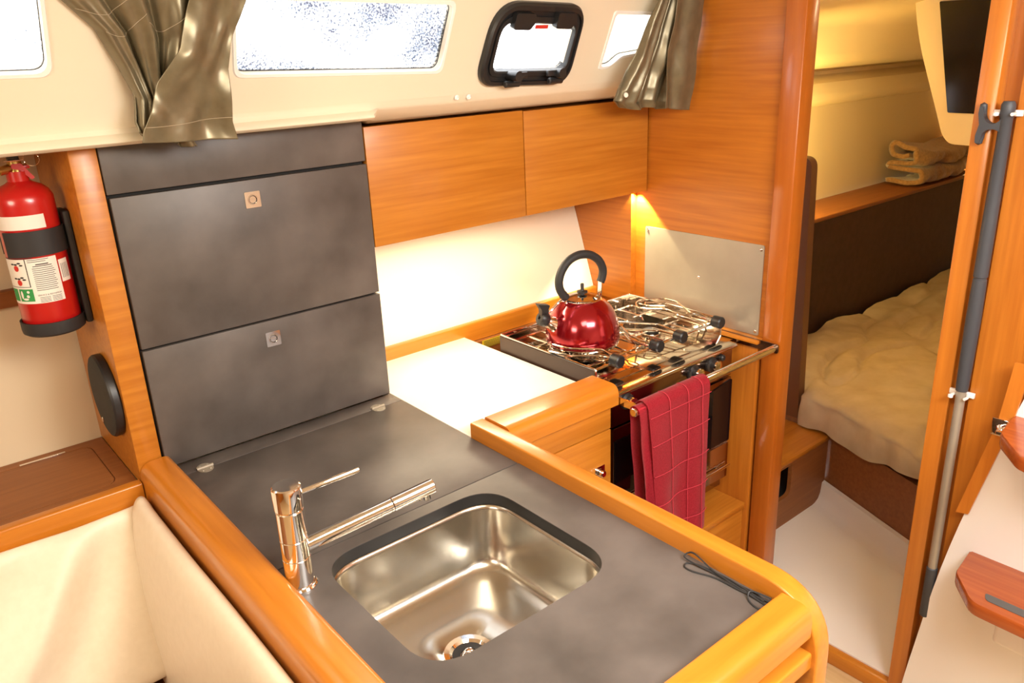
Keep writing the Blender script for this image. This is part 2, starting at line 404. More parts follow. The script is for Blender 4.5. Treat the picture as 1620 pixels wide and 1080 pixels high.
# ================================================================== GALLEY: tall slate locker
lk = thing('slate_locker', 'tall slate-grey locker with two flap doors behind the sink and an oak side post', 'cabinet', (0.25, 0.1, H))
obj('carcass', box(-0.015, 0.527, 0.010, 0.30, 0.922, 1.583), lam_d, lk, 0)
obj('side_panel', box(-0.066, -0.018, 0.0, 0.318, 0.90, 1.5855, bev=0.0015), wood_x, lk)
obj('top_panel', box(-0.016, 0.529, -0.003, 0.012, 1.493, 1.585, bev=0.001), lam, lk)
d1 = obj('upper_door', box(-0.013, 0.530, -0.004, 0.012, 1.187, 1.486, bev=0.001), lam, lk)
d2 = obj('lower_door', box(-0.013, 0.531, -0.004, 0.012, 0.924, 1.182, bev=0.001), lam, lk)
def latch(parent, cx, y, cz, s=0.0165):
    bm = B()
    sq = rpoly([(cx - s, cz - s), (cx + s, cz - s), (cx + s, cz + s), (cx - s, cz + s)], 0.002, 3)
    hole = [(cx + 0.0095 * math.cos(2 * PI * i / 20), cz + 0.0095 * math.sin(2 * PI * i / 20)) for i in range(20)]
    holed(bm, sq, [hole], lambda u, v: (u, y - 0.003, v), lambda u, v: (u, y, v))
    tube(bm, [(u, y - 0.003, v) for u, v in hole], 0.0012, 6, closed=True)
    a = [(cx + 0.0072 * math.cos(2 * PI * i / 16), cz + 0.0072 * math.sin(2 * PI * i / 16)) for i in range(16)]
    prism_y(bm, a, y - 0.0022, y - 0.0004)
    bx(bm, cx - 0.006, cx + 0.006, y - 0.0034, y - 0.002, cz - 0.0012, cz + 0.0012)
    obj('latch', bm, chrome, parent)
latch(d1, 0.256, -0.004, 1.446); latch(d2, 0.255, -0.004, 1.141)

# ---- overhead cabinet
oc = thing('overhead_cabinet', 'oak overhead cabinet with two plain doors above the white backsplash', 'cabinet', (1.0, 0.1, 1.293))
obj('body', box(0.535, 1.485, 0.017, 0.285, 1.297, 1.561), wood_x, oc, 0)
obj('door', box(0.533, 0.9985, -0.002, 0.016, 1.293, 1.5655, bev=0.001), wood_x, oc)
obj('door', box(1.0015, 1.483, -0.002, 0.016, 1.293, 1.563, bev=0.001), wood_x, oc)

# ---- backsplash, trim, side panel on the bulkhead
bm = B()
prism_x(bm, [(0.209, 0.95), (0.325, 1.298), (0.335, 1.298), (0.219, 0.95)], 0.5325, 1.4655)
tag(obj('backsplash', bm, back_lam, smooth=0), 'cream white splashback panel sloping behind the white worktop and kettle', 'panel')
bm = B(); prism_x(bm, rpoly([(0.196, 0.90), (0.196, 0.957), (0.219, 0.957), (0.219, 0.90)], [0, 0.006, 0.004, 0]), 0.535, 1.468)
tag(obj('back_rail', bm, sol_x), 'long oak rail along the back of the white worktop, under the splashback', 'rail')
bm = B(); prism_x(bm, [(0.045, 0.93), (0.045, 1.296), (0.322, 1.296), (0.215, 0.96), (0.215, 0.93)], 1.466, 1.489)
tag(obj('corner_panel', bm, wood_yd, smooth=0), 'raised oak panel on the bulkhead, in the corner behind the kettle', 'panel')
pl = thing('steel_plate', 'brushed steel heat shield plate screwed to the bulkhead beside the cooker', 'plate', (1.488, -0.2, 0.925))
bm = B(); prism_x(bm, rpoly([(0.004, 0.925), (0.004, 1.183), (-0.419, 1.187), (-0.417, 0.927)], 0.006, 3), 1.4865, 1.4895)
obj('sheet', bm, steel, pl)
for y, z in ((-0.007, 1.173), (-0.41, 1.174), (-0.407, 0.938), (-0.205, 1.059)):
    bm = B(); lathe(bm, [(0.0045, 0), (0.0045, 0.0008), (0.003, 0.0018), (0, 0.002)], (1.4865, y, z), (-1, 0, 0), 12); obj('screw', bm, chrome, pl)
bm = B(); bx(bm, 1.45, 1.489, -0.44, 0.0, 0.915, 0.926, bev=0.002)
tag(obj('ledge_strip', bm, sol_y), 'narrow oak strip under the steel heat shield', 'strip')

# ---- dark worktop with sink cut-out
SX0, SX1, SY0, SY1, SR = 0.066, 0.432, -0.868, -0.526, 0.075
cut = rpoly([(SX0, SY0), (SX1, SY0), (SX1, SY1), (SX0, SY1)], SR, 10)
wt = thing('worktop', 'dark slate laminate worktop around the sink, with a hinged icebox lid', 'worktop', (0.26, -0.55, H - 0.022))
bm = B(); holed(bm, [(-0.0025, -1.1025), (0.533, -1.1025), (0.533, -0.4965), (-0.0025, -0.4965)], [cut], lambda u, v: (u, v, H), lambda u, v: (u, v, H - 0.022))
obj('sink_slab', bm, lam, wt, 25)
obj('icebox_lid', box(-0.002, 0.5325, -0.4935, -0.0555, H - 0.02, H, bev=0.001), lam, wt)
obj('back_strip', box(-0.0025, 0.5325, -0.0545, -0.001, H - 0.02, H, bev=0.0006), lam, wt)
obj('underlay', box(-0.0025, 0.533, -0.5, -0.001, H - 0.03, H - 0.0205), lam_d, wt, 0)
bm = B(); Lc = []
for r_, z_ in ((0.0004, H - 0.0012), (0.0004, H - 0.0235), (-0.0012, H - 0.0235), (-0.0012, H - 0.0012)):
    Lc.append([bm.verts.new((p[0], p[1], z_)) for p in rpoly([(SX0 + r_, SY0 + r_), (SX1 - r_, SY0 + r_), (SX1 - r_, SY1 - r_), (SX0 + r_, SY1 - r_)], SR, 10)])
for k in range(4): ring_faces(bm, Lc[k], Lc[(k + 1) % 4])
obj('cut_edge', bm, black_pl, wt)
def hinge(cx):
    bm = B(); y = -0.055; z = H
    for s in (1, -1):
        a = [(cx - 0.0165, y)] + [(cx + 0.0165 * -math.cos(PI * i / 14), y + s * 0.021 * math.sin(PI * i / 14)) for i in range(1, 14)] + [(cx + 0.0165, y)]
        prism_z(bm, a, z, z + 0.0015)
        for k in (-0.008, 0.008):
            lathe(bm, [(0.0026, 0), (0.002, 0.0012), (0, 0.0016)], (cx + k, y + s * 0.011, z + 0.0015), n=10)
    cyl(bm, (cx - 0.017, y, z + 0.003), (cx + 0.017, y, z + 0.003), 0.0032, n=10)
    obj('hinge', bm, steel, wt)
hinge(0.048); hinge(0.466)

# ---- sink
sk = thing('sink', 'square stainless steel sink set under the dark worktop', 'sink', (0.25, -0.7, 0.755))
bm = B(); L = []
def rr(inset, z, r, k=10):
    return [bm.verts.new((p[0], p[1], z)) for p in rpoly([(SX0 - inset, SY0 - inset), (SX1 + inset, SY0 - inset), (SX1 + inset, SY1 + inset), (SX0 - inset, SY1 + inset)], r, k)]
for ins, z, r in ((0.016, H - 0.024, 0.09), (0.002, H - 0.024, 0.077), (-0.003, H - 0.027, 0.073), (-0.004, H - 0.034, 0.072), (-0.010, 0.81, 0.066), (-0.014, 0.785, 0.062), (-0.019, 0.773, 0.06), (-0.028, 0.766, 0.06), (-0.05, 0.7625, 0.05), (-0.10, 0.760, 0.04)):
    L.append(rr(ins, z, r))
for a, b in zip(L, L[1:]): ring_faces(bm, a, b)
dc = Vector((0.232, -0.712)); nL = len(L[-1]); R2 = []
for k, (rad, z) in enumerate(((0.044, 0.757), (0.040, 0.753), (0.036, 0.750))):
    R2.append([bm.verts.new((dc.x + rad * (math.cos(math.atan2(v.co.y - dc.y, v.co.x - dc.x))), dc.y + rad * math.sin(math.atan2(v.co.y - dc.y, v.co.x - dc.x)), z)) for v in L[-1]])
ring_faces(bm, L[-1], R2[0]); ring_faces(bm, R2[0], R2[1]); ring_faces(bm, R2[1], R2[2]); bm.faces.new(R2[2])
obj('basin', bm, sink_m, sk, 60)
bm = B(); lathe(bm, [(0.043, 0.0), (0.043, 0.002), (0.034, 0.001), (0.028, -0.004), (0.014, -0.005), (0.010, 0.002), (0.006, 0.006), (0, 0.007)], (dc.x, dc.y, 0.757), n=28)
dr = obj('drain', bm, chrome, sk)
bm = B(); lathe(bm, [(0.030, 0.0), (0.030, 0.0015), (0.015, 0.0015), (0.015, 0.0)], (dc.x, dc.y, 0.7525), n=24); obj('strainer', bm, black_pl, dr)

# ---- faucet
fc = thing('faucet', 'chrome single lever mixer tap on the dark worktop beside the sink', 'tap', (0.018, -0.558, H))
fx, fy = 0.020, -0.558
bm = B(); lathe(bm, [(0, 0), (0.0275, 0), (0.0275, 0.003), (0.0255, 0.006), (0.022, 0.007), (0, 0.007)], (fx, fy, H)); obj('base', bm, chrome, fc, 18)
bm = B(); lathe(bm, [(0, 0), (0.0225, 0), (0.0222, 0.048), (0.0214, 0.049), (0.0222, 0.05), (0.0218, 0.082), (0.0210, 0.083), (0.0218, 0.084), (0.0214, 0.133), (0.020, 0.135), (0, 0.135)], (fx, fy, H + 0.006)); obj('body', bm, chrome, fc, 18)
bm = B(); lathe(bm, [(0, 0), (0.0215, 0), (0.0225, 0.002), (0.0230, 0.036), (0.0222, 0.039), (0.020, 0.0405), (0, 0.0405)], (fx, fy, H + 0.142)); obj('cap', bm, chrome, fc, 18)
bm = B(); rcyl(bm, (fx + 0.018, fy - 0.004, 1.084), (fx + 0.108, fy - 0.028, 1.098), 0.0046, 0.001, 14)
cyl(bm, (fx + 0.104, fy - 0.027, 1.0974), (fx + 0.111, fy - 0.029, 1.0985), 0.0053, n=14); obj('lever', bm, chrome, fc, 18)
sd = Vector((1.0, -0.19, 0.17)).normalized(); s0 = Vector((fx + 0.014, fy, 0.986))
bm = B(); rcyl(bm, s0, s0 + sd * 0.155, 0.0122, 0.0006); sp = obj('spout', bm, chrome, fc, 20)
bm = B(); rcyl(bm, s0 + sd * 0.156, s0 + sd * 0.232, 0.0126, 0.001)
q = s0 + sd * 0.218; cyl(bm, q + Vector((0, 0, -0.010)), q + Vector((0.001, 0, -0.020)), 0.0065, n=14)
q = s0 + sd * 0.205; cyl(bm, q + Vector((0, 0, -0.010)), q + Vector((0.001, 0, -0.016)), 0.003, n=10)
obj('spout_tip', bm, chrome, fc, 20)

# ---- sink peninsula: body, rounded rails, round corner frame, grab bar
gc = thing('sink_cabinet', 'sink peninsula cabinet with rounded oak rails around the dark worktop', 'cabinet', (0.25, -0.55, 0))
obj('body', box(-0.055, 0.545, -1.105, -0.002, 0.0, 0.745), lam, gc, 0)
bm = B(); bx(bm, -0.055, 0.06, -1.12, -0.002, 0.745, 0.889); bx(bm, 0.445, 0.545, -1.12, -0.002, 0.745, 0.889); bx(bm, 0.05, 0.45, -1.12, -0.885, 0.745, 0.889); bx(bm, 0.05, 0.45, -0.51, -0.002, 0.745, 0.889)
obj('upper_frame', bm, lam, gc, 0)
lp = rpoly([(-0.066, 0.80), (-0.066, 0.949), (-0.010, 0.951), (-0.003, 0.945), (-0.003, 0.80)], [0, 0.032, 0.006, 0.003, 0], 8)
bm = B(); prism(bm, lp, lambda u, v: (u, -0.003, v), lambda u, v: (u, -1.125, v)); obj('left_rail', bm, sol_y, gc)
# inverted U fiddle: section swept along a path in the YZ plane
cz = 0.955 - 0.02
path = fillet([Vector((0, -0.336, cz)), Vector((0, -1.148, cz)), Vector((0, -1.148, 0.02))], 0.085, 12)
sec = rpoly([(-0.020, -0.020), (-0.020, 0.020), (0.020, 0.020), (0.020, -0.020)], [0.003, 0.004, 0.010, 0.003], 4)
bm = B(); rings = []
for i, p in enumerate(path):
    t = (path[min(i + 1, len(path) - 1)] - path[max(i - 1, 0)]).normalized(); nn = Vector((0, t.z, -t.y))
    if nn.z < -0.01 or (abs(nn.z) <= 0.01 and nn.y > 0): nn = -nn
    rings.append([bm.verts.new(Vector((0.553 + s[0], p.y, p.z)) + nn * s[1]) for s in sec])
for a, b in zip(rings, rings[1:]): ring_faces(bm, a, b)
bm.faces.new(rings[0]); bm.faces.new(rings[-1][::-1])
obj('corner_frame', bm, sol_y, gc)
obj('inner_skirt', box(0.5345, 0.56, -1.13, -0.345, 0.89, 0.93), sol_y, gc, 0)
fp = rpoly([(-1.103, 0.90), (-1.103, 0.946), (-1.157, 0.946), (-1.157, 0.893), (-1.145, 0.893)], [0, 0.006, 0.045, 0.004, 0.0], 9)
bm = B(); prism_x(bm, fp, -0.06, 0.5295); obj('front_rail', bm, sol_x, gc)
bm = B(); prism_x(bm, rpoly([(-1.125, 0.836), (-1.125, 0.866), (-1.160, 0.866), (-1.160, 0.836)], 0.005, 4), -0.05, 0.534); obj('grab_bar', bm, sol_x, gc)
obj('front_panel', box(-0.055, 0.534, -1.122, -1.106, 0.02, 0.892), lam, gc, 0)

# ---- white worktop and its drawer cabinet
bm = B(); bx(bm, 0.5345, 0.912, -0.336, 0.205, H - 0.02, H, bev=0.0015)
tag(obj('white_worktop', bm, white_lam), 'bright white laminate worktop between the sink and the cooker', 'worktop')
dc_ = thing('drawer_cabinet', 'oak drawer unit under the white worktop, left of the oven', 'cabinet', (0.73, -0.2, 0))
obj('body', box(0.575, 0.886, -0.40, 0.18, 0.0, 0.897), wood_x, dc_, 0)
obj('drawer_front', box(0.576, 0.886, -0.420, -0.402, 0.850, 0.905, bev=0.001), wood_x, dc_)
dd = obj('door', box(0.576, 0.886, -0.420, -0.402, 0.06, 0.8465, bev=0.001), wood_x, dc_)
latch(dd, 0.846, -0.420, 0.745)
bm = B(); rcyl(bm, (0.846, -0.424, 0.745), (0.846, -0.437, 0.745), 0.009, 0.002); obj('knob', bm, chrome, dd)
ff = rpoly([(-0.335, 0.90), (-0.335, 0.957), (-0.427, 0.957), (-0.427, 0.905), (-0.40, 0.905)], [0, 0.006, 0.05, 0.004, 0], 9)
bm = B(); prism_x(bm, ff, 0.5738, 0.906); obj('fiddle_rail', bm, sol_x, dc_)

# ---- cooker housing
ch = thing('cooker_housing', 'oak recess holding the cooker, with a shelf below the oven', 'cabinet', (1.18, -0.1, 0))
obj('shelf', box(0.888, 1.466, -0.425, 0.19, 0.378, 0.400, bev=0.002), wood_x, ch)
obj('drawer_front', box(0.888, 1.464, -0.420, -0.402, 0.05, 0.3765, bev=0.001), wood_x, ch)
obj('base', box(0.889, 1.464, -0.40, 0.19, 0.0, 0.376), wood_x, ch, 0)
obj('side_panel', box(1.467, 1.489, -0.432, 0.19, 0.0, 0.905, bev=0.002), wood_z, ch)
obj('back_panel', box(0.888, 1.466, 0.182, 0.195, 0.402, 0.899), brown_x, ch, 0)
st = thing('warning_sticker', 'yellow warning sticker on the wood behind the cooker', 'sticker', (1.02, 0.181, 0.876))
obj('backing', box(0.965, 1.078, 0.1810, 0.1818, 0.874, 0.898), yellow_i, st, 0)
bm = B()
for k in range(5): bx(bm, 0.970, 1.074 - 0.012 * (k % 3), 0.1802, 0.1809, 0.8945 - 0.0045 * k, 0.8957 - 0.0045 * k)
o = obj('print', bm, ink, st, 0); o['kind'] = 'stuff'

# ================================================================== COOKER
ck = thing('cooker', 'stainless steel marine gas cooker with open hob and black glass oven door', 'cooker', (1.18, -0.15, 0.46))
obj('oven_body', box(0.930, 1.412, -0.372, 0.03, 0.46, 0.898, bev=0.004), dark_steel, ck)
obj('hob_plate', box(0.922, 1.452, -0.362, 0.036, 0.899, 0.914, bev=0.003), hob_m, ck)
obj('side_reflection', box(0.9185, 0.9208, -0.334, 0.036, 0.80, 0.962), mat('dark_reflection_brown', (0.045, 0.022, 0.014), 0.35), ck, 0)  # added dark sheet, its brown colour paints the reflection on the steel side
bm = B(); T = 0.004; zt = 0.965
bx(bm, 0.921, 0.921 + T, -0.335, 0.037, 0.90, zt); bx(bm, 1.452 - T, 1.452, -0.318, 0.037, 0.90, zt); bx(bm, 0.921, 1.452, 0.037 - T, 0.037, 0.90, zt)
obj('rim_wall', bm, hob_m, ck, 0)
bm = B(); tube(bm, fillet([(0.922, -0.335, 0.905), (0.922, -0.335, zt), (0.922, 0.036, zt), (1.451, 0.036, zt), (1.451, -0.318, zt), (1.451, -0.318, 0.905)], 0.004, 3), 0.0032, 8); obj('rim_bead', bm, chrome, ck)
bm = B(); prism_x(bm, rpoly([(-0.360, 0.900), (-0.360, 0.914), (-0.385, 0.912), (-0.391, 0.906), (-0.389, 0.900)], 0.003, 4), 0.922, 1.432); obj('front_lip', bm, hob_m, ck)
obj('control_panel', box(0.926, 1.414, -0.386, -0.372, 0.822, 0.900, bev=0.002), dark_steel, ck)
def knob(x, z):
    bm = B(); lathe(bm, [(0, 0), (0.021, 0), (0.021, 0.006), (0.015, 0.010), (0.0145, 0.026), (0.013, 0.028), (0, 0.028)], (x, -0.386, z), (0, -1, 0), 24)
    for k in range(3):
        a = 2 * PI * k / 3 + 0.5; bx(bm, x + 0.018 * math.cos(a) - 0.003, x + 0.018 * math.cos(a) + 0.003, -0.394, -0.387, z + 0.018 * math.sin(a) - 0.003, z + 0.018 * math.sin(a) + 0.003)
    k_ = obj('control_knob', bm, black_pl, ck)
    bm = B(); lathe(bm, [(0.0152, 0.0), (0.0152, 0.005), (0.012, 0.0058), (0, 0.0058)], (x, -0.409, z), (0, -1, 0), 20); obj('knob_face', bm, chrome, k_)
for x in (0.975, 1.238, 1.315): knob(x, 0.882)
bm = B(); lathe(bm, [(0, 0), (0.009, 0), (0.009, 0.008), (0.006, 0.011), (0, 0.011)], (1.362, -0.386, 0.889), (0, -1, 0), 16); obj('ignition_button', bm, black_pl, ck)
dr = obj('oven_door', box(0.928, 1.412, -0.389, -0.3735, 0.496, 0.818, bev=0.002), dark_steel, ck)
bm = B(); prism_y(bm, rpoly([(0.930, 0.620), (1.4115, 0.620), (1.4115, 0.812), (1.30, 0.795), (1.18, 0.785), (0.930, 0.785)], 0.004, 3), -0.3925, -0.389); obj('door_glass', bm, black_gl, dr)
obj('door_band', box(0.932, 1.409, -0.3925, -0.389, 0.502, 0.613), hob_m, dr, 0)
bm = B(); bx(bm, 0.94, 1.408, -0.406, -0.396, 0.540, 0.548, bev=0.002); bx(bm, 1.0, 1.01, -0.40, -0.392, 0.541, 0.547); bx(bm, 1.36, 1.37, -0.40, -0.392, 0.541, 0.547); obj('door_handle', bm, chrome, dr)
# burners
def burner(x, y, r):
    bm = B(); lathe(bm, [(0, 0), (r * 1.45, 0.0), (r * 1.5, 0.003), (r * 1.2, 0.006), (r * 1.15, 0.003), (r, 0.003), (r, 0.014), (r * 0.96, 0.016), (0, 0.017)], (x, y, 0.914), n=28)
    b_ = obj('burner', bm, hob_m, ck)
    bm = B(); lathe(bm, [(0, 0), (r * 0.85, 0), (r * 0.88, 0.004), (r * 0.8, 0.007), (0, 0.008)], (x, y, 0.931), n=28); obj('burner_cap', bm, black_pl, b_)
burner(1.045, -0.165, 0.036); burner(1.30, -0.185, 0.028); burner(1.30, -0.02, 0.03)
# pan grates: wire grid on small feet
def grate(x0, x1, y0, y1, z):
    bm = B(); r = 0.0026
    tube(bm, fillet([(x0 + 0.02, y0, z), (x1, y0, z), (x1, y1, z), (x0, y1, z), (x0, y0, z), (x0 + 0.02, y0, z)], 0.012, 4), r, 6)
    n = 4
    for k in range(1, n):
        x = x0 + (x1 - x0) * k / n
        tube(bm, fillet([(x, y0, z), (x, y0 + (y1 - y0) * 0.33, z), (x, y0 + (y1 - y0) * 0.36, z - 0.012)], 0.004, 3), r, 6)
        tube(bm, fillet([(x, y1, z), (x, y0 + (y1 - y0) * 0.67, z), (x, y0 + (y1 - y0) * 0.64, z - 0.012)], 0.004, 3), r, 6)
    for k in (0.3, 0.7):
        y = y0 + (y1 - y0) * k
        tube(bm, [(x0, y, z), (x0 + (x1 - x0) * 0.36, y, z)], r, 6); tube(bm, [(x1, y, z), (x1 - (x1 - x0) * 0.36, y, z)], r, 6)
    for x, y in ((x0, y0 + 0.02), (x1, y0 + 0.02), (x0, y1 - 0.02), (x1, y1 - 0.02)):
        tube(bm, [(x, y, z), (x, y, 0.9145)], r, 6)
    obj('pan_grate', bm, wire_m, ck)
grate(0.945, 1.160, -0.275, 0.012, 0.948); grate(1.195, 1.432, -0.275, 0.012, 0.938)
# front bar with pot clamps
bm = B(); tube(bm, [(0.922, -0.312, 0.952), (1.451, -0.305, 0.952)], 0.0038, 8); obj('clamp_bar', bm, chrome, ck)
def clamp(x, pts):
    bm = B(); rcyl(bm, (x, -0.300, 0.957), (x, -0.331, 0.957), 0.0172, 0.003, 24); kn = obj('clamp_knob', bm, black_pl, ck)
    bm = B()
    for p in pts: tube(bm, fillet([Vector(q) for q in p], 0.012, 4), 0.0028, 7)
    obj('clamp_arm', bm, wire_m, kn)
clamp(1.018, [[(1.018, -0.305, 0.966), (1.020, -0.262, 0.974), (0.962, -0.204, 0.976), (0.949, -0.135, 0.976), (0.949, -0.128, 0.950)], [(1.022, -0.300, 0.957), (1.021, -0.262, 0.956), (0.962, -0.204, 0.955), (0.949, -0.135, 0.954)]])
clamp(1.172, [[(1.150, -0.305, 0.966), (1.150, -0.240, 0.972), (1.190, -0.172, 0.973), (1.176, -0.090, 0.973)], [(1.155, -0.300, 0.956), (1.150, -0.245, 0.956), (1.182, -0.190, 0.956), (1.172, -0.100, 0.956)]])
clamp(1.270, [[(1.272, -0.305, 0.966), (1.274, -0.235, 0.972), (1.222, -0.150, 0.972), (1.196, -0.110, 0.972)], [(1.270, -0.300, 0.956), (1.270, -0.240, 0.956), (1.212, -0.160, 0.956), (1.190, -0.115, 0.956)]])
clamp(1.437, [[(1.420, -0.305, 0.966), (1.405, -0.245, 0.975), (1.440, -0.165, 0.985), (1.436, -0.118, 0.986), (1.384, -0.072, 0.986), (1.345, -0.085, 0.986), (1.318, -0.118, 0.986), (1.322, -0.138, 0.986), (1.365, -0.182, 0.985), (1.361, -0.238, 0.978), (1.395, -0.300, 0.962)], [(1.412, -0.145, 0.985), (1.368, -0.100, 0.986), (1.345, -0.125, 0.986), (1.385, -0.165, 0.985)]])
# towel rail
bm = B(); rcyl(bm, (0.884, -0.492, 0.914), (1.462, -0.486, 0.914), 0.0105, 0.002, 20); ra = obj('towel_rail', bm, chrome, ck)
bm = B(); prism(bm, rpoly([(-0.500, 0.905), (-0.500, 0.924), (-0.375, 0.924), (-0.375, 0.905)], 0.008, 4), lambda u, v: (0.909, u, v), lambda u, v: (0.913, u, v))
bx(bm, 0.912, 0.935, -0.382, -0.372, 0.906, 0.922); obj('rail_bracket', bm, chrome, ra)
bm = B(); prism(bm, rpoly([(-0.500, 0.902), (-0.500, 0.928), (-0.31, 0.928), (-0.31, 0.902)], 0.006, 4), lambda u, v: (1.459, u, v), lambda u, v: (1.463, u, v))
for y in (-0.36, -0.42): lathe(bm, [(0.006, 0), (0.005, 0.003), (0, 0.004)], (1.459, y, 0.915), (-1, 0, 0), 12)
obj('rail_bracket', bm, dark_steel, ra)

# ---- towel over the rail
def towel():
    tw = thing('towel', 'crimson terry hand towel folded over the chrome oven rail', 'towel', (1.02, -0.49, 0.50))
    def sheet(name, x0, x1, zf, zb, rad, seed, spread):
        bm = B(); prof = []
        n = 30
        for i in range(n + 1): prof.append((-0.490 - rad, zf + (0.912 - zf) * i / n))
        for i in range(1, 10):
            a = PI - PI * i / 10; prof.append((-0.490 + rad * math.cos(a), 0.912 + rad * math.sin(a)))
        for i in range(n + 1): prof.append((-0.490 + rad, 0.912 + (zb - 0.912) * i / n))
        def fn(u, v):
            k = min(int(v * (len(prof) - 1)), len(prof) - 2); f = v * (len(prof) - 1) - k
            y = prof[k][0] * (1 - f) + prof[k + 1][0] * f; z = prof[k][1] * (1 - f) + prof[k + 1][1] * f
            hang = max(0, 0.912 - z); front = 1 if y < -0.49 else 0.25
            x = x0 + (x1 - x0) * u
            x = x + (u - 0.5) * -0.12 * hang + hang * spread
            y += front * (-1) * (0.010 * hang / 0.4 * (1 + math.sin(u * 9 + seed))) + 0.004 * noise.noise(Vector((x * 14, z * 9, seed)))* (1 if hang > 0.02 else 0)
            if front < 1: y = min(y + 0, -0.435)
            return (x, y, z)
        grid(bm, 36, len(prof) - 1, fn)
        bmesh.ops.solidify(bm, geom=list(bm.faces), thickness=0.005)
        return obj(name, bm, towel_m, tw, 70), fn, prof
    back, _, _ = sheet('under_fold', 0.892, 0.965, 0.56, 0.62, 0.0155, 3.0, 0.03)
    frnt, fn, prof = sheet('front_fold', 0.915, 1.145, 0.515, 0.60, 0.0225, 0.4, 0.03)
    bm = B()
    for u in (0.30, 0.60, 0.84):
        tube(bm, [Vector(fn(u + 0.015 * math.sin(v * 5), v)) + Vector((0, -0.0045 if v < 0.5 else 0.0, 0.0015 if v > 0.35 else 0)) for v in [i / 60 * 0.52 for i in range(61)]], 0.0011, 5)
    for v in (0.06, 0.15, 0.24, 0.33, 0.41):
        tube(bm, [Vector(fn(u, v)) + Vector((0, -0.0045, 0)) for u in [i / 20 for i in range(21)]], 0.0010, 5)
    obj('woven_lines', bm, towel_l, tw)
towel()

# ---- kettle
kt = thing('kettle', 'shiny red whistling kettle with black loop handle standing on the hob', 'kettle', (1.055, -0.150, 0.951))
kc = Vector((1.060, -0.150, 0.951)); KD = Vector((0.98, -0.20, 0)).normalized()
bm = B(); lathe(bm, [(0, 0), (0.090, 0), (0.096, 0.003), (0.0985, 0.010), (0.0985, 0.012)], kc, n=48); obj('base', bm, hob_m, kt)
bm = B(); lathe(bm, [(0.0985, 0.012), (0.1005, 0.016), (0.101, 0.03), (0.099, 0.05), (0.094, 0.072), (0.085, 0.094), (0.072, 0.112), (0.058, 0.124), (0.050, 0.129), (0.046, 0.130)], kc, n=64); obj('body', bm, kettle_m, kt, 80)
bm = B(); lathe(bm, [(0.051, 0.127), (0.0515, 0.130), (0.049, 0.132), (0.046, 0.132), (0.043, 0.1325), (0.03, 0.137), (0.012, 0.140), (0, 0.140)], kc, n=40); ld = obj('lid', bm, chrome, kt)
bm = B(); lathe(bm, [(0.006, 0.139), (0.006, 0.143), (0.0145, 0.145), (0.0145, 0.149), (0.006, 0.151), (0.0045, 0.156), (0.005, 0.168), (0.004, 0.170), (0, 0.170)], kc, n=18); obj('lid_knob', bm, black_pl, ld)
def ku(u, z, w=0): return kc + KD * u + Vector((-KD.y, KD.x, 0)) * w + Vector((0, 0, z - 0.951))
bm = B(); hpts = [(-0.050, 1.090), (-0.060, 1.100), (-0.070, 1.118), (-0.072, 1.140), (-0.062, 1.167), (-0.040, 1.190), (-0.008, 1.200), (0.026, 1.195), (0.053, 1.176), (0.066, 1.150), (0.064, 1.128), (0.058, 1.115)]
hp_ = catmull([ku(u, z) for u, z in hpts], 5); tube(bm, hp_, 0.0115, 14, radii=[0.0105 + 0.0025 * abs(math.sin(i / 7)) if i < 6 else 0.0112 for i in range(len(hp_))]); obj('handle', bm, rubber, kt, 60)
for u, z0, z1 in ((-0.052, 1.066, 1.096), (0.054, 1.064, 1.130)):
    bm = B(); P = [ku(u * 1.02, z0), ku(u * 1.08, z1)]
    d = (P[1] - P[0]); w_ = Vector((-KD.y, KD.x, 0)) * 0.0085; t_ = KD * 0.0012
    a = rpoly([(-1, 0), (1, 0), (1, 1), (-1, 1)], [0, 0, 0.6, 0.6], 5)
    prism(bm, a, lambda s, t: P[0] + d * t + w_ * s - t_, lambda s, t: P[0] + d * t + w_ * s + t_)
    lathe(bm, [(0.003, 0), (0.002, 0.0015), (0, 0.002)], P[0] + d * 0.8 - Vector((-KD.y, KD.x, 0)) * 0.0 + KD * (0.0012 if u < 0 else -0.0012) * (-1 if u < 0 else 1), -KD, 10)
    obj('handle_bracket', bm, chrome, kt)
sp0 = ku(-0.082, 1.020); sp1 = ku(-0.118, 1.042); sdir = (sp1 - sp0).normalized()
bm = B(); lathe(bm, [(0.024, 0.0), (0.0215, 0.006), (0.018, 0.012), (0.0165, 0.042), (0.014, 0.043)], sp0, sdir, 28); so = obj('spout', bm, chrome, kt)
bm = B(); lathe(bm, [(0.0172, 0.0), (0.0195, 0.004), (0.0195, 0.018), (0.016, 0.024), (0.006, 0.025), (0.006, 0.018), (0, 0.018)], sp0 + sdir * 0.036, sdir, 24)
q0 = sp0 + sdir * 0.046 + Vector((0, 0, 0.012)); up = Vector((0, 0, 1)); sw = Vector((-KD.y, KD.x, 0))
a = rpoly([(-0.010, -0.006), (0.012, -0.006), (0.010, 0.014), (0.016, 0.026), (-0.020, 0.034), (-0.009, 0.016)], 0.004, 3)
prism(bm, a, lambda s, t: q0 + KD * s + up * t - sw * 0.009, lambda s, t: q0 + KD * s + up * t + sw * 0.009)
obj('whistle_cap', bm, black_pl, kt)
bm = B(); tube(bm, fillet([ku(-0.050, 1.080), ku(-0.072, 1.084), ku(-0.094, 1.066), ku(-0.108, 1.060)], 0.01, 4), 0.004, 8); obj('spout_lever', bm, chrome, kt)

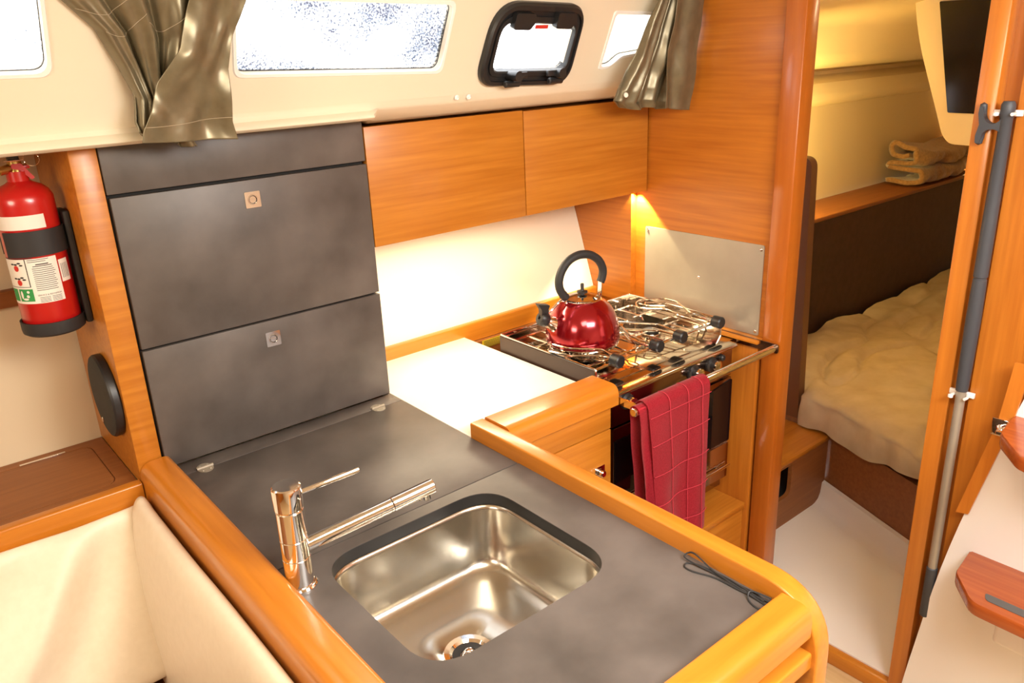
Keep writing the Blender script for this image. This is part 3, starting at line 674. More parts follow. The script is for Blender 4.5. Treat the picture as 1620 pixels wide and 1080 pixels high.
# ================================================================== FIRE EXTINGUISHER
ex0 = Vector((-0.133, 0.12, 0)); ER = 0.0515
exb = thing('extinguisher_bracket', 'black wall bracket and strap holding the red fire extinguisher', 'bracket', (-0.075, 0.12, 1.235))
obj('back_plate', box(-0.0795, -0.067, 0.092, 0.150, 1.238, 1.462, bev=0.004), rubber, exb)
def arc_band(bm, r0, r1, a0, a1, z0, z1, n=40):
    L = []
    for (r, z) in ((r0, z0), (r1, z0), (r1, z1), (r0, z1)):
        L.append([bm.verts.new((ex0.x + r * math.cos(a0 + (a1 - a0) * i / n), ex0.y + r * math.sin(a0 + (a1 - a0) * i / n), z)) for i in range(n + 1)])
    for k in range(4):
        A, C = L[k], L[(k + 1) % 4]
        for i in range(n): bm.faces.new((A[i], A[i + 1], C[i + 1], C[i]))
    bm.faces.new([l[0] for l in L]); bm.faces.new([l[-1] for l in L][::-1])
R_ = math.radians
bm = B(); arc_band(bm, ER + 0.001, ER + 0.0045, R_(-155), R_(155), 1.390, 1.437); obj('strap', bm, rubber, exb)
bm = B(); lathe(bm, [(0, 0), (0.050, 0), (0.0555, 0.004), (0.0565, 0.010), (0.0565, 0.028), (0.0535, 0.028), (0.0525, 0.012), (0, 0.012)], (ex0.x, ex0.y, 1.232), n=40); obj('base_cup', bm, rubber, exb)
ex = thing('fire_extinguisher', 'red fire extinguisher with printed label hung on the oak locker side', 'extinguisher', (ex0.x, ex0.y, 1.245))
prof = [(0, 0), (0.047, 0), (ER, 0.006), (ER, 0.236), (0.0515, 0.248), (0.046, 0.260), (0.036, 0.269), (0.024, 0.274), (0.0185, 0.278), (0.018, 0.296), (0, 0.296)]
bm = B(); lathe(bm, prof, (ex0.x, ex0.y, 1.246), n=56); obj('cylinder', bm, red_paint, ex, 50)
bm = B(); lathe(bm, [(0.0, 0), (0.012, 0), (0.012, 0.022), (0.009, 0.026), (0, 0.026)], (ex0.x, ex0.y, 1.538), n=18)
cyl(bm, (ex0.x - 0.004, ex0.y, 1.548), (ex0.x - 0.030, ex0.y - 0.012, 1.545), 0.009, 0.008, 16); cyl(bm, (ex0.x - 0.030, ex0.y - 0.012, 1.545), (ex0.x - 0.062, ex0.y - 0.026, 1.543), 0.006, 0.0075, 14); obj('valve', bm, brass, ex)
bm = B()
bx(bm, ex0.x - 0.004, ex0.x + 0.022, ex0.y - 0.012, ex0.y + 0.012, 1.545, 1.552, bev=0.002); prism_y(bm, rpoly([(ex0.x - 0.008, 1.556), (ex0.x + 0.008, 1.556), (ex0.x + 0.026, 1.528), (ex0.x + 0.020, 1.525), (ex0.x + 0.004, 1.544), (ex0.x - 0.008, 1.548)], 0.002, 3), ex0.y - 0.014, ex0.y - 0.010)
bx(bm, ex0.x - 0.012, ex0.x + 0.014, ex0.y - 0.014, ex0.y + 0.012, 1.573, 1.579, bev=0.002)
obj('carry_handle', bm, red_paint, ex)
obj('lever_block', box(ex0.x - 0.010, ex0.x + 0.008, ex0.y - 0.010, ex0.y + 0.010, 1.560, 1.574, bev=0.002), black_pl, ex)
bm = B(); rc = Vector((ex0.x + 0.026, ex0.y - 0.02, 1.562)); tube(bm, [rc + Vector((0.013 * math.cos(2 * PI * i / 24), 0.004 * math.sin(2 * PI * i / 24), 0.0115 * math.sin(2 * PI * i / 24))) for i in range(24)], 0.0007, 6, closed=True)
tube(bm, [rc + Vector((-0.013, 0, 0)), rc + Vector((-0.045, 0.004, 0))], 0.0009, 6); obj('pull_ring', bm, chrome, ex)
F = -98.0
def patch(a0, a1, z0, z1, r, n=24):
    bm = B(); return grid(bm, n, 1, lambda u, v: (ex0.x + r * math.cos(R_(F + a0 + (a1 - a0) * u)), ex0.y + r * math.sin(R_(F + a0 + (a1 - a0) * u)), z0 + (z1 - z0) * v))
def shell(bm, t=0.0003):
    return bm
obj('top_label', patch(-80, 30, 1.4405, 1.466, ER + 0.0003), paper, ex)
lab = obj('main_label', patch(-85, 34, 1.300, 1.386, ER + 0.0003), paper, ex)
obj('side_label', patch(37, 62, 1.333, 1.376, ER + 0.0003), paper, ex)
def marks(boxes, name, m, parent, r=ER + 0.0006):
    bm = B()
    for (a0, a1, z0, z1) in boxes:
        n = max(2, int((a1 - a0) / 4)); grid(bm, n, 1, lambda u, v: (ex0.x + r * math.cos(R_(F + a0 + (a1 - a0) * u)), ex0.y + r * math.sin(R_(F + a0 + (a1 - a0) * u)), z0 + (z1 - z0) * v))
    o = obj(name, bm, m, parent); o['kind'] = 'stuff'; return o
lines = []
for k in range(12):
    z = 1.3665 - 0.0038 * k; lines.append((-16, 26 + (k * 37 % 5) - 3, z, z + 0.0011))
for k in range(2):
    z = 1.383 - 0.0035 * k; lines.append((-22, 18 - 6 * k, z, z + 0.0011))
lines += [(-8, 16, 1.3735, 1.3755), (-14, 22, 1.3705, 1.372)]
for k in range(4):
    z = 1.3105 - 0.0028 * k; lines += [(-14, 6, z, z + 0.0009), (9, 28, z, z + 0.0009)]
lines += [(-80, -26, 1.3325, 1.3335), (-27.4, -25.6, 1.3325, 1.386)]
for k in range(5):
    a = 41 + 4 * k; lines.append((a, a + 1.2, 1.340, 1.368))
lines += [(-80, -10, 1.428 - 0.04, 1.3885), (-80, -12, 1.3865, 1.3875)]
marks(lines, 'printing', ink, lab)
def wrap_text(txt, size, a, z, m, parent):
    bm = text_mesh(txt, size); r = ER + 0.0007
    for v in bm.verts:
        t = R_(F + a) + v.co.x / r; v.co = Vector((ex0.x + r * math.cos(t), ex0.y + r * math.sin(t), z + v.co.y))
    obj('lettering', bm, m, parent, 0)
wrap_text('SERVICE & RECHARGE', 0.0042, 6, 1.3155, ink, lab)
def blob(a, z, w, h, n=14, r=ER + 0.0008):
    return [(R_(F + a) + w * math.cos(2 * PI * i / n) / r, z + h * math.sin(2 * PI * i / n)) for i in range(n)]
def disc(bm, pts, r=ER + 0.0008): bm.faces.new([bm.verts.new((ex0.x + r * math.cos(t), ex0.y + r * math.sin(t), z)) for t, z in pts])
bm = B(); disc(bm, blob(-48, 1.369, 0.0052, 0.0058)); disc(bm, blob(-48, 1.3415, 0.0052, 0.0058)); o = obj('red_pictogram', bm, red_i, lab, 0); o['kind'] = 'stuff'
bm = B()
for z in (1.369, 1.3415):
    for da, dz in ((-8, 0.008), (0, 0.0075), (8, 0.010), (12, 0.006)): disc(bm, blob(-48 + da, z + dz, 0.0038, 0.0016))
o = obj('dark_pictogram', bm, ink, lab, 0); o['kind'] = 'stuff'
obj('green_pictogram', patch(-56, -24, 1.305, 1.329, ER + 0.0007), green_i, lab)
obj('green_pictogram', patch(-80, -60, 1.305, 1.329, ER + 0.0007), green_i, lab)
bm = B(); disc(bm, blob(-34, 1.3235, 0.0028, 0.0026, r=ER + 0.0013), ER + 0.0013)
for a_, z_, w_, h_ in ((-49, 1.318, 0.0026, 0.008), (-42, 1.3095, 0.006, 0.0022), (-36, 1.315, 0.003, 0.003)): disc(bm, blob(a_, z_, w_, h_, r=ER + 0.0013), ER + 0.0013)
o = obj('white_pictogram', bm, paper, lab, 0); o['kind'] = 'stuff'

# ================================================================== SPEAKER, SHELF, SEAT
spk = thing('speaker', 'round black loudspeaker on the oak locker side below the extinguisher', 'speaker', (-0.066, 0.09, 1.0))
sc0 = Vector((-0.0665, 0.098, 1.077))
bm = B(); lathe(bm, [(0, 0), (0.086, 0), (0.088, 0.003), (0.088, 0.014), (0.085, 0.018)], sc0, (-1, 0, 0), 48); obj('ring', bm, black_pl, spk)
bm = B(); lathe(bm, [(0.085, 0.018), (0.080, 0.020), (0.05, 0.0225), (0, 0.024)], sc0, (-1, 0, 0), 48); gr = obj('grille', bm, nz(mat('speaker_mesh', (0.03, 0.03, 0.026), 0.8), 900, (0.02, 0.02, 0.018), (0.05, 0.048, 0.042), bump=0.4, bdist=0.001), spk)
bm = B(); lathe(bm, [(0, 0), (0.006, 0), (0.005, 0.001), (0, 0.001)], sc0 + Vector((-0.0222, 0.02, -0.058)), (-1, 0, 0), 14); obj('badge', bm, chrome, gr)

sh = thing('settee_shelf', 'brown wooden shelf behind the settee with a flush hinged lid and oak front rail', 'shelf', (-0.7, 0.15, 0.87))
obj('top', box(-2.6, -0.067, 0.012, 0.314, 0.880, 0.897), brown_x, sh, 0)
lid = rpoly([(-0.72, 0.056), (-0.101, 0.056), (-0.101, 0.282), (-0.72, 0.282)], 0.028, 6)
bm = B(); prism_z(bm, lid, 0.895, 0.9); hl = obj('hatch_lid', bm, brown_x, sh)
bm = B()
ol = rpoly([(-0.725, 0.051), (-0.096, 0.051), (-0.096, 0.287), (-0.725, 0.287)], 0.032, 6)
frame_outer = [(-2.6, 0.012), (-0.067, 0.012), (-0.067, 0.313), (-2.6, 0.313)]
holed(bm, frame_outer, [[(p[0] * 1.0, p[1]) for p in rpoly([(-0.7225, 0.0535), (-0.0985, 0.0535), (-0.0985, 0.2845), (-0.7225, 0.2845)], 0.030, 6)]], lambda u, v: (u, v, 0.897), lambda u, v: (u, v, 0.9))
obj('lid_surround', bm, brown_x, sh, 20)
bm = B(); bx(bm, -0.242, -0.150, 0.2815, 0.2885, 0.9002, 0.9025, bev=0.001); obj('finger_slot', bm, chrome, sh)
bm = B(); prism_x(bm, rpoly([(-0.012, 0.858), (-0.012, 0.913), (0.014, 0.913), (0.014, 0.858)], [0.004, 0.006, 0.006, 0.002], 4), -2.6, -0.068); obj('front_rail', bm, sol_x, sh)

def soft_block(name, fn, nu, nv, m, parent=None):
    bm = B(); grid(bm, nu, nv, fn); o = obj(name, bm, m, parent, 80); return o
# back cushion: sloping padded face with slack folds near the corner
def cushion_back():
    top = [(-0.015, 0.80), (-0.015, 0.845), (-0.017, 0.866), (-0.025, 0.878), (-0.036, 0.873), (-0.048, 0.856)]
    face = [(-0.062, 0.82), (-0.085, 0.76), (-0.108, 0.70), (-0.128, 0.64), (-0.146, 0.585), (-0.150, 0.560), (-0.140, 0.545), (-0.10, 0.540), (-0.03, 0.545)]
    P = catmull([Vector((0, y, z)) for y, z in top + face], 5)
    def fn(u, v):
        k = v * (len(P) - 1); i = min(int(k), len(P) - 2); f = k - i; p = P[i] * (1 - f) + P[i + 1] * f
        x = -1.5 + 1.425 * (u ** 0.55)
        d = (-0.075 - x); w = math.sin(PI * min(1, max(0, (0.885 - p.z) / 0.34)))
        fold = 2.2 * (0.014 * w * math.exp(-((d - 0.06 - 0.55 * (0.88 - p.z)) / 0.045) ** 2) - 0.012 * w * math.exp(-((d - 0.13 - 0.75 * (0.88 - p.z)) / 0.04) ** 2) + 0.010 * w * math.exp(-((d - 0.22 - 0.85 * (0.88 - p.z)) / 0.06) ** 2))
        edge = -0.02 * math.exp(-d / 0.02)
        return (x, min(p.y + fold - edge * 0.6, -0.0135), p.z + 0.004 * math.sin(x * 9))
    return soft_block('back_cushion', fn, 90, len(P) - 1, leather)
tag(cushion_back(), 'wide cream leather settee back cushion under the shelf rail', 'cushion')
def cushion_end():
    sec = [(-0.069, 0.50), (-0.0685, 0.70), (-0.069, 0.86), (-0.073, 0.892), (-0.084, 0.905), (-0.099, 0.898), (-0.112, 0.868), (-0.122, 0.80), (-0.129, 0.70), (-0.131, 0.60), (-0.130, 0.50)]
    P = catmull([Vector((x, 0, z)) for x, z in sec], 5)
    def fn(u, v):
        k = v * (len(P) - 1); i = min(int(k), len(P) - 2); f = k - i; p = P[i] * (1 - f) + P[i + 1] * f
        y = -0.030 - 1.1 * u
        e = math.exp(-u / 0.012); c = Vector((-0.09, 0, 0.70)); s = 1 - 0.25 * e
        q = Vector((-0.069 + (p.x + 0.069) * (s + 0.10 * math.sin(PI * min(1, u * 2)) - 0.06), 0, p.z - (0.02 * e if p.z > 0.85 else 0) + (0.008 * math.exp(-((u - 0.015) / 0.02) ** 2) if p.z > 0.86 else 0)))
        q.x -= 0.004 * noise.noise(Vector((y * 4, p.z * 4, 1.0)))
        return (min(q.x, -0.0675), y, q.z - 0.004)
    return soft_block('end_cushion', fn, 70, len(P) - 1, leather)
tag(cushion_end(), 'long cream leather bolster cushion against the side of the sink cabinet', 'cushion')
seat = thing('settee', 'wooden settee frame below the cream cushions', 'settee', (-0.8, -0.3, 0))
obj('seat_board', box(-2.4, -0.075, -0.75, 0.30, 0.40, 0.43), brown_x, seat, 0)
obj('front_board', box(-2.4, -0.075, -0.74, -0.72, 0.0, 0.40), wood_x, seat, 0)

# ---- thin black cable on the worktop
bm = B()
zc = H + 0.0015
c1 = catmull([(0.515, -1.09, zc), (0.518, -1.04, zc + 0.002), (0.522, -0.99, zc + 0.004), (0.527, -0.95, zc + 0.012), (0.527, -0.935, zc + 0.008), (0.518, -0.935, zc + 0.004), (0.518, -0.96, zc + 0.002), (0.523, -1.01, zc), (0.526, -1.06, zc + 0.001), (0.521, -1.095, zc)], 8)
c2 = catmull([(0.524, -1.098, zc + 0.003), (0.516, -1.05, zc + 0.001), (0.514, -1.0, zc), (0.502, -0.965, zc), (0.502, -0.948, zc), (0.513, -0.945, zc), (0.520, -0.965, zc + 0.002), (0.524, -1.02, zc + 0.002), (0.517, -1.085, zc + 0.003)], 8)
c3 = catmull([(0.528, -1.09, zc + 0.005), (0.520, -1.06, zc + 0.006), (0.507, -1.065, zc), (0.500, -1.085, zc), (0.508, -1.096, zc)], 8)
for c in (c1, c2, c3): tube(bm, c, 0.0014, 6)
tag(obj('cable', bm, rubber), 'thin black looped cable lying in the corner of the dark worktop', 'cable')

# ================================================================== PORTLIGHT
pt = thing('portlight', 'black framed opening portlight in the cream coachroof side', 'window', cside(0.95, 1.64))
outer_p = rpoly([(0.802, 1.640), (0.824, 1.820), (1.100, 1.811), (1.096, 1.628)], [0.05, 0.075, 0.05, 0.055], 10)
inner_p = rpoly([(0.842, 1.671), (0.850, 1.776), (1.083, 1.766), (1.078, 1.663)], [0.022, 0.035, 0.022, 0.025], 10)
mid_p = [a * 0.65 + b * 0.35 for a, b in zip(outer_p, inner_p)]
mid2 = [a * 0.35 + b * 0.65 for a, b in zip(outer_p, inner_p)]
bm = B(); L = []
for poly, off in ((outer_p, 0.0005), (outer_p, 0.012), ([a * 0.88 + b * 0.12 for a, b in zip(outer_p, inner_p)], 0.018), (mid_p, 0.018), (mid_p, 0.010), (mid2, 0.008), (mid2, 0.013), ([a * 0.08 + b * 0.92 for a, b in zip(outer_p, inner_p)], 0.013), (inner_p, 0.010), (inner_p, -0.012)):
    L.append([bm.verts.new(cside(p.x, p.y, off)) for p in poly])
for a, b in zip(L, L[1:]): ring_faces(bm, a, b)
obj('frame', bm, black_pl, pt)
bm = B(); prism(bm, inner_p, lambda x, z: cside(x, z, -0.010), lambda x, z: cside(x, z, -0.006)); obj('pane', bm, glass, pt, 0)
for x in (0.90, 1.03):
    bm = B(); z0 = 1.787; a = rpoly([(x - 0.030, z0 - 0.022), (x + 0.020, z0 - 0.024), (x + 0.034, z0 - 0.008), (x + 0.030, z0 + 0.010), (x - 0.028, z0 + 0.012)], 0.006, 4)
    prism(bm, a, lambda u, v: cside(u, v, 0.010), lambda u, v: cside(u, v, 0.026)); obj('hinge', bm, black_pl, pt)
for x, s in ((0.895, 1), (1.035, -1)):
    bm = B(); b0 = cside(x, 1.660, 0.012); b1 = cside(x, 1.672, 0.050); cyl(bm, b0, b1, 0.010, 0.012, 16)
    rcyl(bm, cside(x - 0.024, 1.648, 0.030), cside(x + 0.022, 1.648, 0.030), 0.008, 0.003, 14)
    p = cside(x + s * 0.022, 1.668, 0.034); bx(bm, p.x - 0.016, p.x + 0.016, p.y - 0.004, p.y + 0.004, p.z - 0.007, p.z + 0.007, bev=0.002); obj('dog_handle', bm, black_pl, pt)
bm = B(); prism(bm, [(0.945, 1.762), (0.985, 1.762), (0.985, 1.770), (0.945, 1.770)], lambda u, v: cside(u, v, 0.0135), lambda u, v: cside(u, v, 0.0150)); obj('red_tab', bm, red_i, pt, 0)
for x, z, nth in ((0.759, 1.615, 'left'), (0.794, 1.614, 'right')):
    t = thing('snap_stud', 'small cream snap stud under the windows, ' + nth + ' one of two', 'stud', cside(x, z), 'curtain studs under the windows')
    bm = B(); n_ = Vector((0, -1, -KS)).normalized(); lathe(bm, [(0.0065, 0), (0.0065, 0.003), (0.004, 0.005), (0.003, 0.003), (0, 0.003)], cside(x, z, 0.0003), n_, 16); obj('cap', bm, cream_w, t)

# ================================================================== CURTAINS
def cloth(name, Lp, Rp, y0, nf, amp, seed, parent, nu=90, nv=70, wrk=0.010, seams=()):
    bm = B()
    def fn(u, v):
        a = lerp_poly(Lp, v); b = lerp_poly(Rp, v); wd = abs(b[0] - a[0])
        x = a[0] + (b[0] - a[0]) * u; z = a[1] + (b[1] - a[1]) * u
        ph = nf * 2 * PI * (u + 0.10 * math.sin(v * 3 + seed)) + seed
        f = math.sin(ph) + 0.45 * math.sin(2.3 * ph + 1.3 * seed + v * 2)
        wr = noise.noise(Vector((x * 15 + z * 6, z * 9, seed))) * 0.9 + noise.noise(Vector((x * 34 + z * 12, z * 16, seed + 5))) * 0.22
        yy = lerp_poly(y0, v)[0]
        y = yy + amp * f * (0.55 + 0.45 * v) + wrk * wr
        return (x + 0.004 * math.cos(ph), y, z + 0.003 * math.sin(ph * 0.7 + 1))
    grid(bm, nu, nv, fn)
    o = obj(name, bm, satin, parent, 180); solid(o, 0.0012)
    for (u0, u1, v0, v1, sag) in seams:
        bm = B(); tube(bm, [Vector(fn(u0 + (u1 - u0) * t, v0 + (v1 - v0) * t + sag * 4 * t * (1 - t))) + Vector((0, -0.0012, 0)) for t in [i / 30 for i in range(31)]], 0.0005, 5)
        obj('stitched_seam', bm, thread, o)
    return o
thread = mat('pale_thread', (0.42, 0.35, 0.24), 0.7)
cu = thing('curtain', 'olive satin curtain gathered between the left and middle windows', 'curtain', (0.12, -0.15, 1.57))
cloth('gathered_cloth', [(-0.085, 1.87), (-0.052, 1.82), (-0.006, 1.775), (0.022, 1.715), (0.036, 1.665), (0.024, 1.622), (0.026, 1.604)], [(0.20, 1.90), (0.19, 1.82), (0.165, 1.75), (0.13, 1.70), (0.115, 1.65), (0.115, 1.60), (0.125, 1.570)],
      [(-0.175,), (-0.150,), (-0.135,), (-0.122,), (-0.115,), (-0.110,), (-0.110,)], 3.2, 0.014, 1.0, cu, wrk=0.012, seams=((0.02, 0.42, 0.22, 0.16, 0.05), (0.06, 0.45, 0.34, 0.24, 0.05), (0.45, 0.80, 0.28, 0.22, 0.05)))
cloth('hanging_flap', [(0.150, 1.90), (0.138, 1.82), (0.108, 1.74), (0.068, 1.69), (0.048, 1.645), (0.030, 1.612), (0.024, 1.594)], [(0.255, 1.90), (0.238, 1.82), (0.204, 1.745), (0.194, 1.70), (0.192, 1.65), (0.190, 1.61), (0.196, 1.578)],
      [(-0.200,), (-0.175,), (-0.160,), (-0.150,), (-0.145,), (-0.140,), (-0.138,)], 0.9, 0.006, 4.2, cu, wrk=0.016, seams=((0.0, 1.0, 0.80, 0.80, 0.0),))
cv = thing('curtain', 'olive satin curtain gathered in the corner beside the oak bulkhead', 'curtain', (1.36, -0.13, 1.54))
cloth('gathered_cloth', [(1.345, 1.90), (1.322, 1.82), (1.285, 1.73), (1.245, 1.66), (1.205, 1.60), (1.195, 1.575), (1.235, 1.555)], [(1.452, 1.90), (1.452, 1.82), (1.450, 1.74), (1.447, 1.66), (1.446, 1.60), (1.444, 1.56), (1.442, 1.542)],
      [(-0.185,), (-0.175,), (-0.165,), (-0.155,), (-0.145,), (-0.138,), (-0.135,)], 3.0, 0.013, 2.4, cv)
cloth('hanging_flap', [(1.375, 1.90), (1.355, 1.82), (1.352, 1.75), (1.345, 1.69), (1.350, 1.64), (1.352, 1.58), (1.350, 1.545)], [(1.455, 1.90), (1.456, 1.82), (1.456, 1.74), (1.454, 1.66), (1.452, 1.60), (1.451, 1.57), (1.450, 1.540)],
      [(-0.215,), (-0.205,), (-0.195,), (-0.188,), (-0.182,), (-0.178,), (-0.176,)], 0.8, 0.006, 0.6, cv, wrk=0.013)
bm = B(); lathe(bm, [(0.0065, 0), (0.006, 0.002), (0.003, 0.003), (0, 0.003)], (1.208, -0.166, 1.592), (-0.2, -1, 0.2), 16); obj('snap_button', bm, paper, cv)

# ================================================================== DOORWAY: boathook, ladder
bh = thing('boathook', 'boathook with grey plastic head and steel pole stowed upright beside the doorway', 'boathook', (1.449, -0.9775, 0.32))
hx, hy = 1.449, -0.9775
bm = B(); rcyl(bm, (hx, hy, 0.46), (hx, hy, 0.95), 0.0105, 0.001, 20); obj('pole', bm, steel, bh)
bm = B(); lathe(bm, [(0, 0), (0.0125, 0), (0.0135, 0.01), (0.0145, 0.08), (0.0155, 0.17), (0.0145, 0.245), (0.0138, 0.262), (0.0125, 0.263), (0.0125, 0.266), (0.0145, 0.268), (0.014, 0.40), (0.012, 0.60), (0.013, 0.602), (0.0135, 0.625), (0.010, 0.632), (0, 0.632)], (hx, hy, 0.945), n=24); obj('sleeve', bm, grey_pl, bh)
bm = B(); rcyl(bm, (hx, hy, 0.322), (hx, hy, 0.47), 0.0128, 0.004, 20); obj('end_grip', bm, grey_pl, bh)
bm = B()
hk = [(-0.962, 1.553), (-0.962, 1.500), (-0.966, 1.490)]
oy = hy + 0.968
poly = [(-0.966, 1.560)] + [(-0.9455 + 0.0185 * math.cos(PI + PI * i / 12), 1.554 + 0.0215 * math.sin(PI + PI * i / 12)) for i in range(13)] + [(-0.926, 1.566), (-0.918, 1.566), (-0.917, 1.552), (-0.9215, 1.530), (-0.917, 1.508), (-0.918, 1.494), (-0.926, 1.492), (-0.929, 1.503)] + [(-0.9475 + 0.0185 * math.cos(PI * i / 10), 1.508 + 0.014 * math.sin(PI * i / 10)) for i in range(0, 11)] + [(-0.970, 1.495)]
prism_x(bm, [(p[0] + oy, p[1]) for p in poly], hx - 0.010, hx + 0.008)
lathe(bm, [(0, -0.012), (0.0065, -0.008), (0.0075, 0), (0.0065, 0.008), (0, 0.012)], (hx - 0.001, -0.922 + oy, 1.562), n=14); lathe(bm, [(0, -0.012), (0.0065, -0.008), (0.0075, 0), (0.0065, 0.008), (0, 0.012)], (hx - 0.001, -0.923 + oy, 1.500), n=14)
obj('hook_head', bm, grey_pl, bh)
def clip(z, lab, yy=-0.956):
    t = thing('pole_clip', lab, 'clip', (1.50, hy, z), 'white clips holding the boathook')
    bm = B()
    a = fillet([(1.463, hy + 0.010, z), (hx - 0.006, hy + 0.0165, z), (hx - 0.018, hy + 0.015, z)], 0.006, 4); tube(bm, a, 0.0035, 8)
    b = fillet([(1.463, hy - 0.010, z), (hx - 0.006, hy - 0.0165, z), (hx - 0.018, hy - 0.015, z)], 0.006, 4); tube(bm, b, 0.0035, 8)
    lathe(bm, [(0, -0.006), (0.0055, -0.003), (0.0055, 0.003), (0, 0.006)], (hx - 0.018, hy + 0.015, z), n=12)
    bx(bm, 1.460, 1.468, hy - 0.024, hy + 0.030, z - 0.006, z + 0.006, bev=0.001)
    obj('jaw', bm, cream_w, t)
clip(0.933, 'white plastic clip holding the boathook pole halfway up'); clip(1.553, 'white plastic clip at the top of the boathook')
tag(obj('strike_plate', box(1.480, 1.505, -0.9075, -0.905, 1.62, 1.69, bev=0.0008), chrome), 'steel strike plate on the upper edge of the door jamb', 'plate')

ldr = thing('companionway_ladder', 'white moulded companionway ladder with two reddish wooden treads', 'ladder', (1.44, -1.4, 0))
bm = B(); mp = rpoly([(-0.945, 0.0), (-0.955, 0.12), (-1.005, 0.55), (-1.105, 0.97), (-1.20, 1.32), (-2.1, 1.32), (-2.1, 0.0)], [0, 0.05, 0.3, 0.3, 0.04, 0, 0], 6)
prism_x(bm, mp, 1.440, 1.469); obj('moulding', bm, cream_w, ldr, 30)
bm = B(); prism_x(bm, [(-1.0135, 0.650), (-1.0405, 0.655), (-1.094, 0.90), (-1.112, 1.045), (-1.078, 1.045), (-1.066, 0.90)], 1.432, 1.4395); obj('trim_strip', bm, sol_z, ldr, 0)
def tread(z, yl):
    a = rpoly([(1.4395, yl), (1.335, yl - 0.012), (1.252, yl - 0.078), (1.240, yl - 0.66), (1.4395, yl - 0.66)], [0.004, 0.012, 0.02, 0.01, 0], 4)
    bm = B(); L = []
    cxm = sum(p[0] for p in a) / len(a); cym = sum(p[1] for p in a) / len(a)
    for zz, s in ((z - 0.032, 0.965), (z - 0.026, 0.99), (z - 0.008, 1.0), (z - 0.002, 0.992), (z, 0.975)):
        L.append([bm.verts.new((1.4395 if p[0] > 1.4394 else cxm + (p[0] - cxm) * s, cym + (p[1] - cym) * (s + (1 - s) * 0.6), zz)) for p in a])
    for p_, q_ in zip(L, L[1:]): ring_faces(bm, p_, q_)
    bm.faces.new(L[0][::-1]); bm.faces.new(L[-1])
    t = obj('tread', bm, red_wood, ldr, 35)
    bm = B(); g = rpoly([(1.302, yl - 0.088), (1.278, yl - 0.098), (1.270, yl - 0.60), (1.296, yl - 0.60)], 0.008, 4); prism_z(bm, g, z - 0.0005, z + 0.0015); obj('grip_strip', bm, grip_m, t)
    bm = B(); bx(bm, 1.36, 1.4395, yl - 0.60, yl - 0.10, z - 0.16, z - 0.033, bev=0.012, seg=3); obj('tread_support', bm, cream_w, ldr)
tread(0.56, -1.055); tread(0.925, -1.092)
dcx = thing('door_catch', 'chrome door catch on the wooden strip beside the upper ladder tread', 'catch', (1.43, -1.07, 0.89))
obj('plate', box(1.428, 1.4315, -1.088, -1.056, 0.872, 0.912, bev=0.001), chrome, dcx)
bm = B(); rcyl(bm, (1.428, -1.072, 0.893), (1.40, -1.085, 0.893), 0.006, 0.002, 14); bx(bm, 1.395, 1.405, -1.098, -1.076, 0.888, 0.898, bev=0.002); obj('bolt', bm, chrome, dcx)

# ================================================================== AFT CABIN
bt = thing('berth', 'low brown berth platform in the aft cabin under the quilt', 'bed', (3.0, -0.3, 0.05))
bp = thing('berth_lining', 'dark brown side lining of the aft berth with a wooden ledge on top', 'panel', (3.4, 0.25, 0.336))
bm = B(); prism_z(bm, [(2.215, -0.15), (2.195, -0.29), (2.03, -0.70), (1.86, -1.12), (1.86, -1.30), (4.6, -1.30), (4.6, 0.2), (2.215, 0.2)], 0.05, 0.335); obj('base', bm, brown_x, bt, 0)
obj('side_panel', box(2.246, 4.65, 0.20, 0.222, 0.336, 0.945), nz(mat('dark_brown_panel', (0.055, 0.026, 0.014), 0.6), 30, (0.045, 0.021, 0.011), (0.066, 0.032, 0.018)), bp, 0)
bm = B(); prism_x(bm, rpoly([(0.192, 0.946), (0.192, 0.966), (0.42, 0.966), (0.42, 0.946)], [0.006, 0.006, 0, 0], 3), 2.246, 4.65); obj('ledge', bm, brown_x, bp)
bm = B(); prism_x(bm, rpoly([(-0.150, 0.336), (-0.118, 1.318), (0.30, 1.318), (0.30, 0.336)], [0, 0.04, 0, 0], 6), 2.205, 2.244); tag(obj('partition', bm, mat('brown_partition', (0.16, 0.065, 0.024), 0.4)), 'brown upright partition with a rounded top corner just inside the cabin doorway', 'partition')
sl = thing('shoe_locker', 'low wooden locker with a rounded opening on the cabin floor by the doorway', 'cabinet', (1.85, -0.2, 0.05))
bm = B(); holed(bm, [(1.53, 0.051), (2.19, 0.051), (2.19, 0.298), (1.53, 0.298)], [rpoly([(1.70, 0.165), (1.955, 0.165), (1.955, 0.288), (1.70, 0.288)], [0.03, 0.03, 0.004, 0.004], 6)], lambda u, v: (u, -0.29, v), lambda u, v: (u, -0.275, v))
obj('front', bm, brown_x, sl, 20)
obj('top', box(1.53, 2.203, -0.294, 0.30, 0.299, 0.318, bev=0.004), wood_x, sl)
obj('inside', box(1.535, 2.18, 0.04, 0.05, 0.051, 0.298), lam_d, sl, 0)
obj('inside_floor', box(1.54, 2.18, -0.27, 0.035, 0.140, 0.150), lam_d, sl, 0)
bm = B(); bmesh.ops.create_icosphere(bm, subdivisions=4, radius=1)
for v in bm.verts:
    n_ = 1 + 0.16 * math.sin(v.co.x * 9 + v.co.y * 4) + 0.10 * noise.noise(v.co * 3); v.co = Vector((1.86 + v.co.x * 0.085 * n_, -0.19 + v.co.y * 0.06 * n_, max(0.1505, 0.195 + v.co.z * 0.055 * n_)))
tag(obj('bag', bm, bag_m, None, 80), 'dark green shiny bag stuffed in the low locker opening', 'bag')
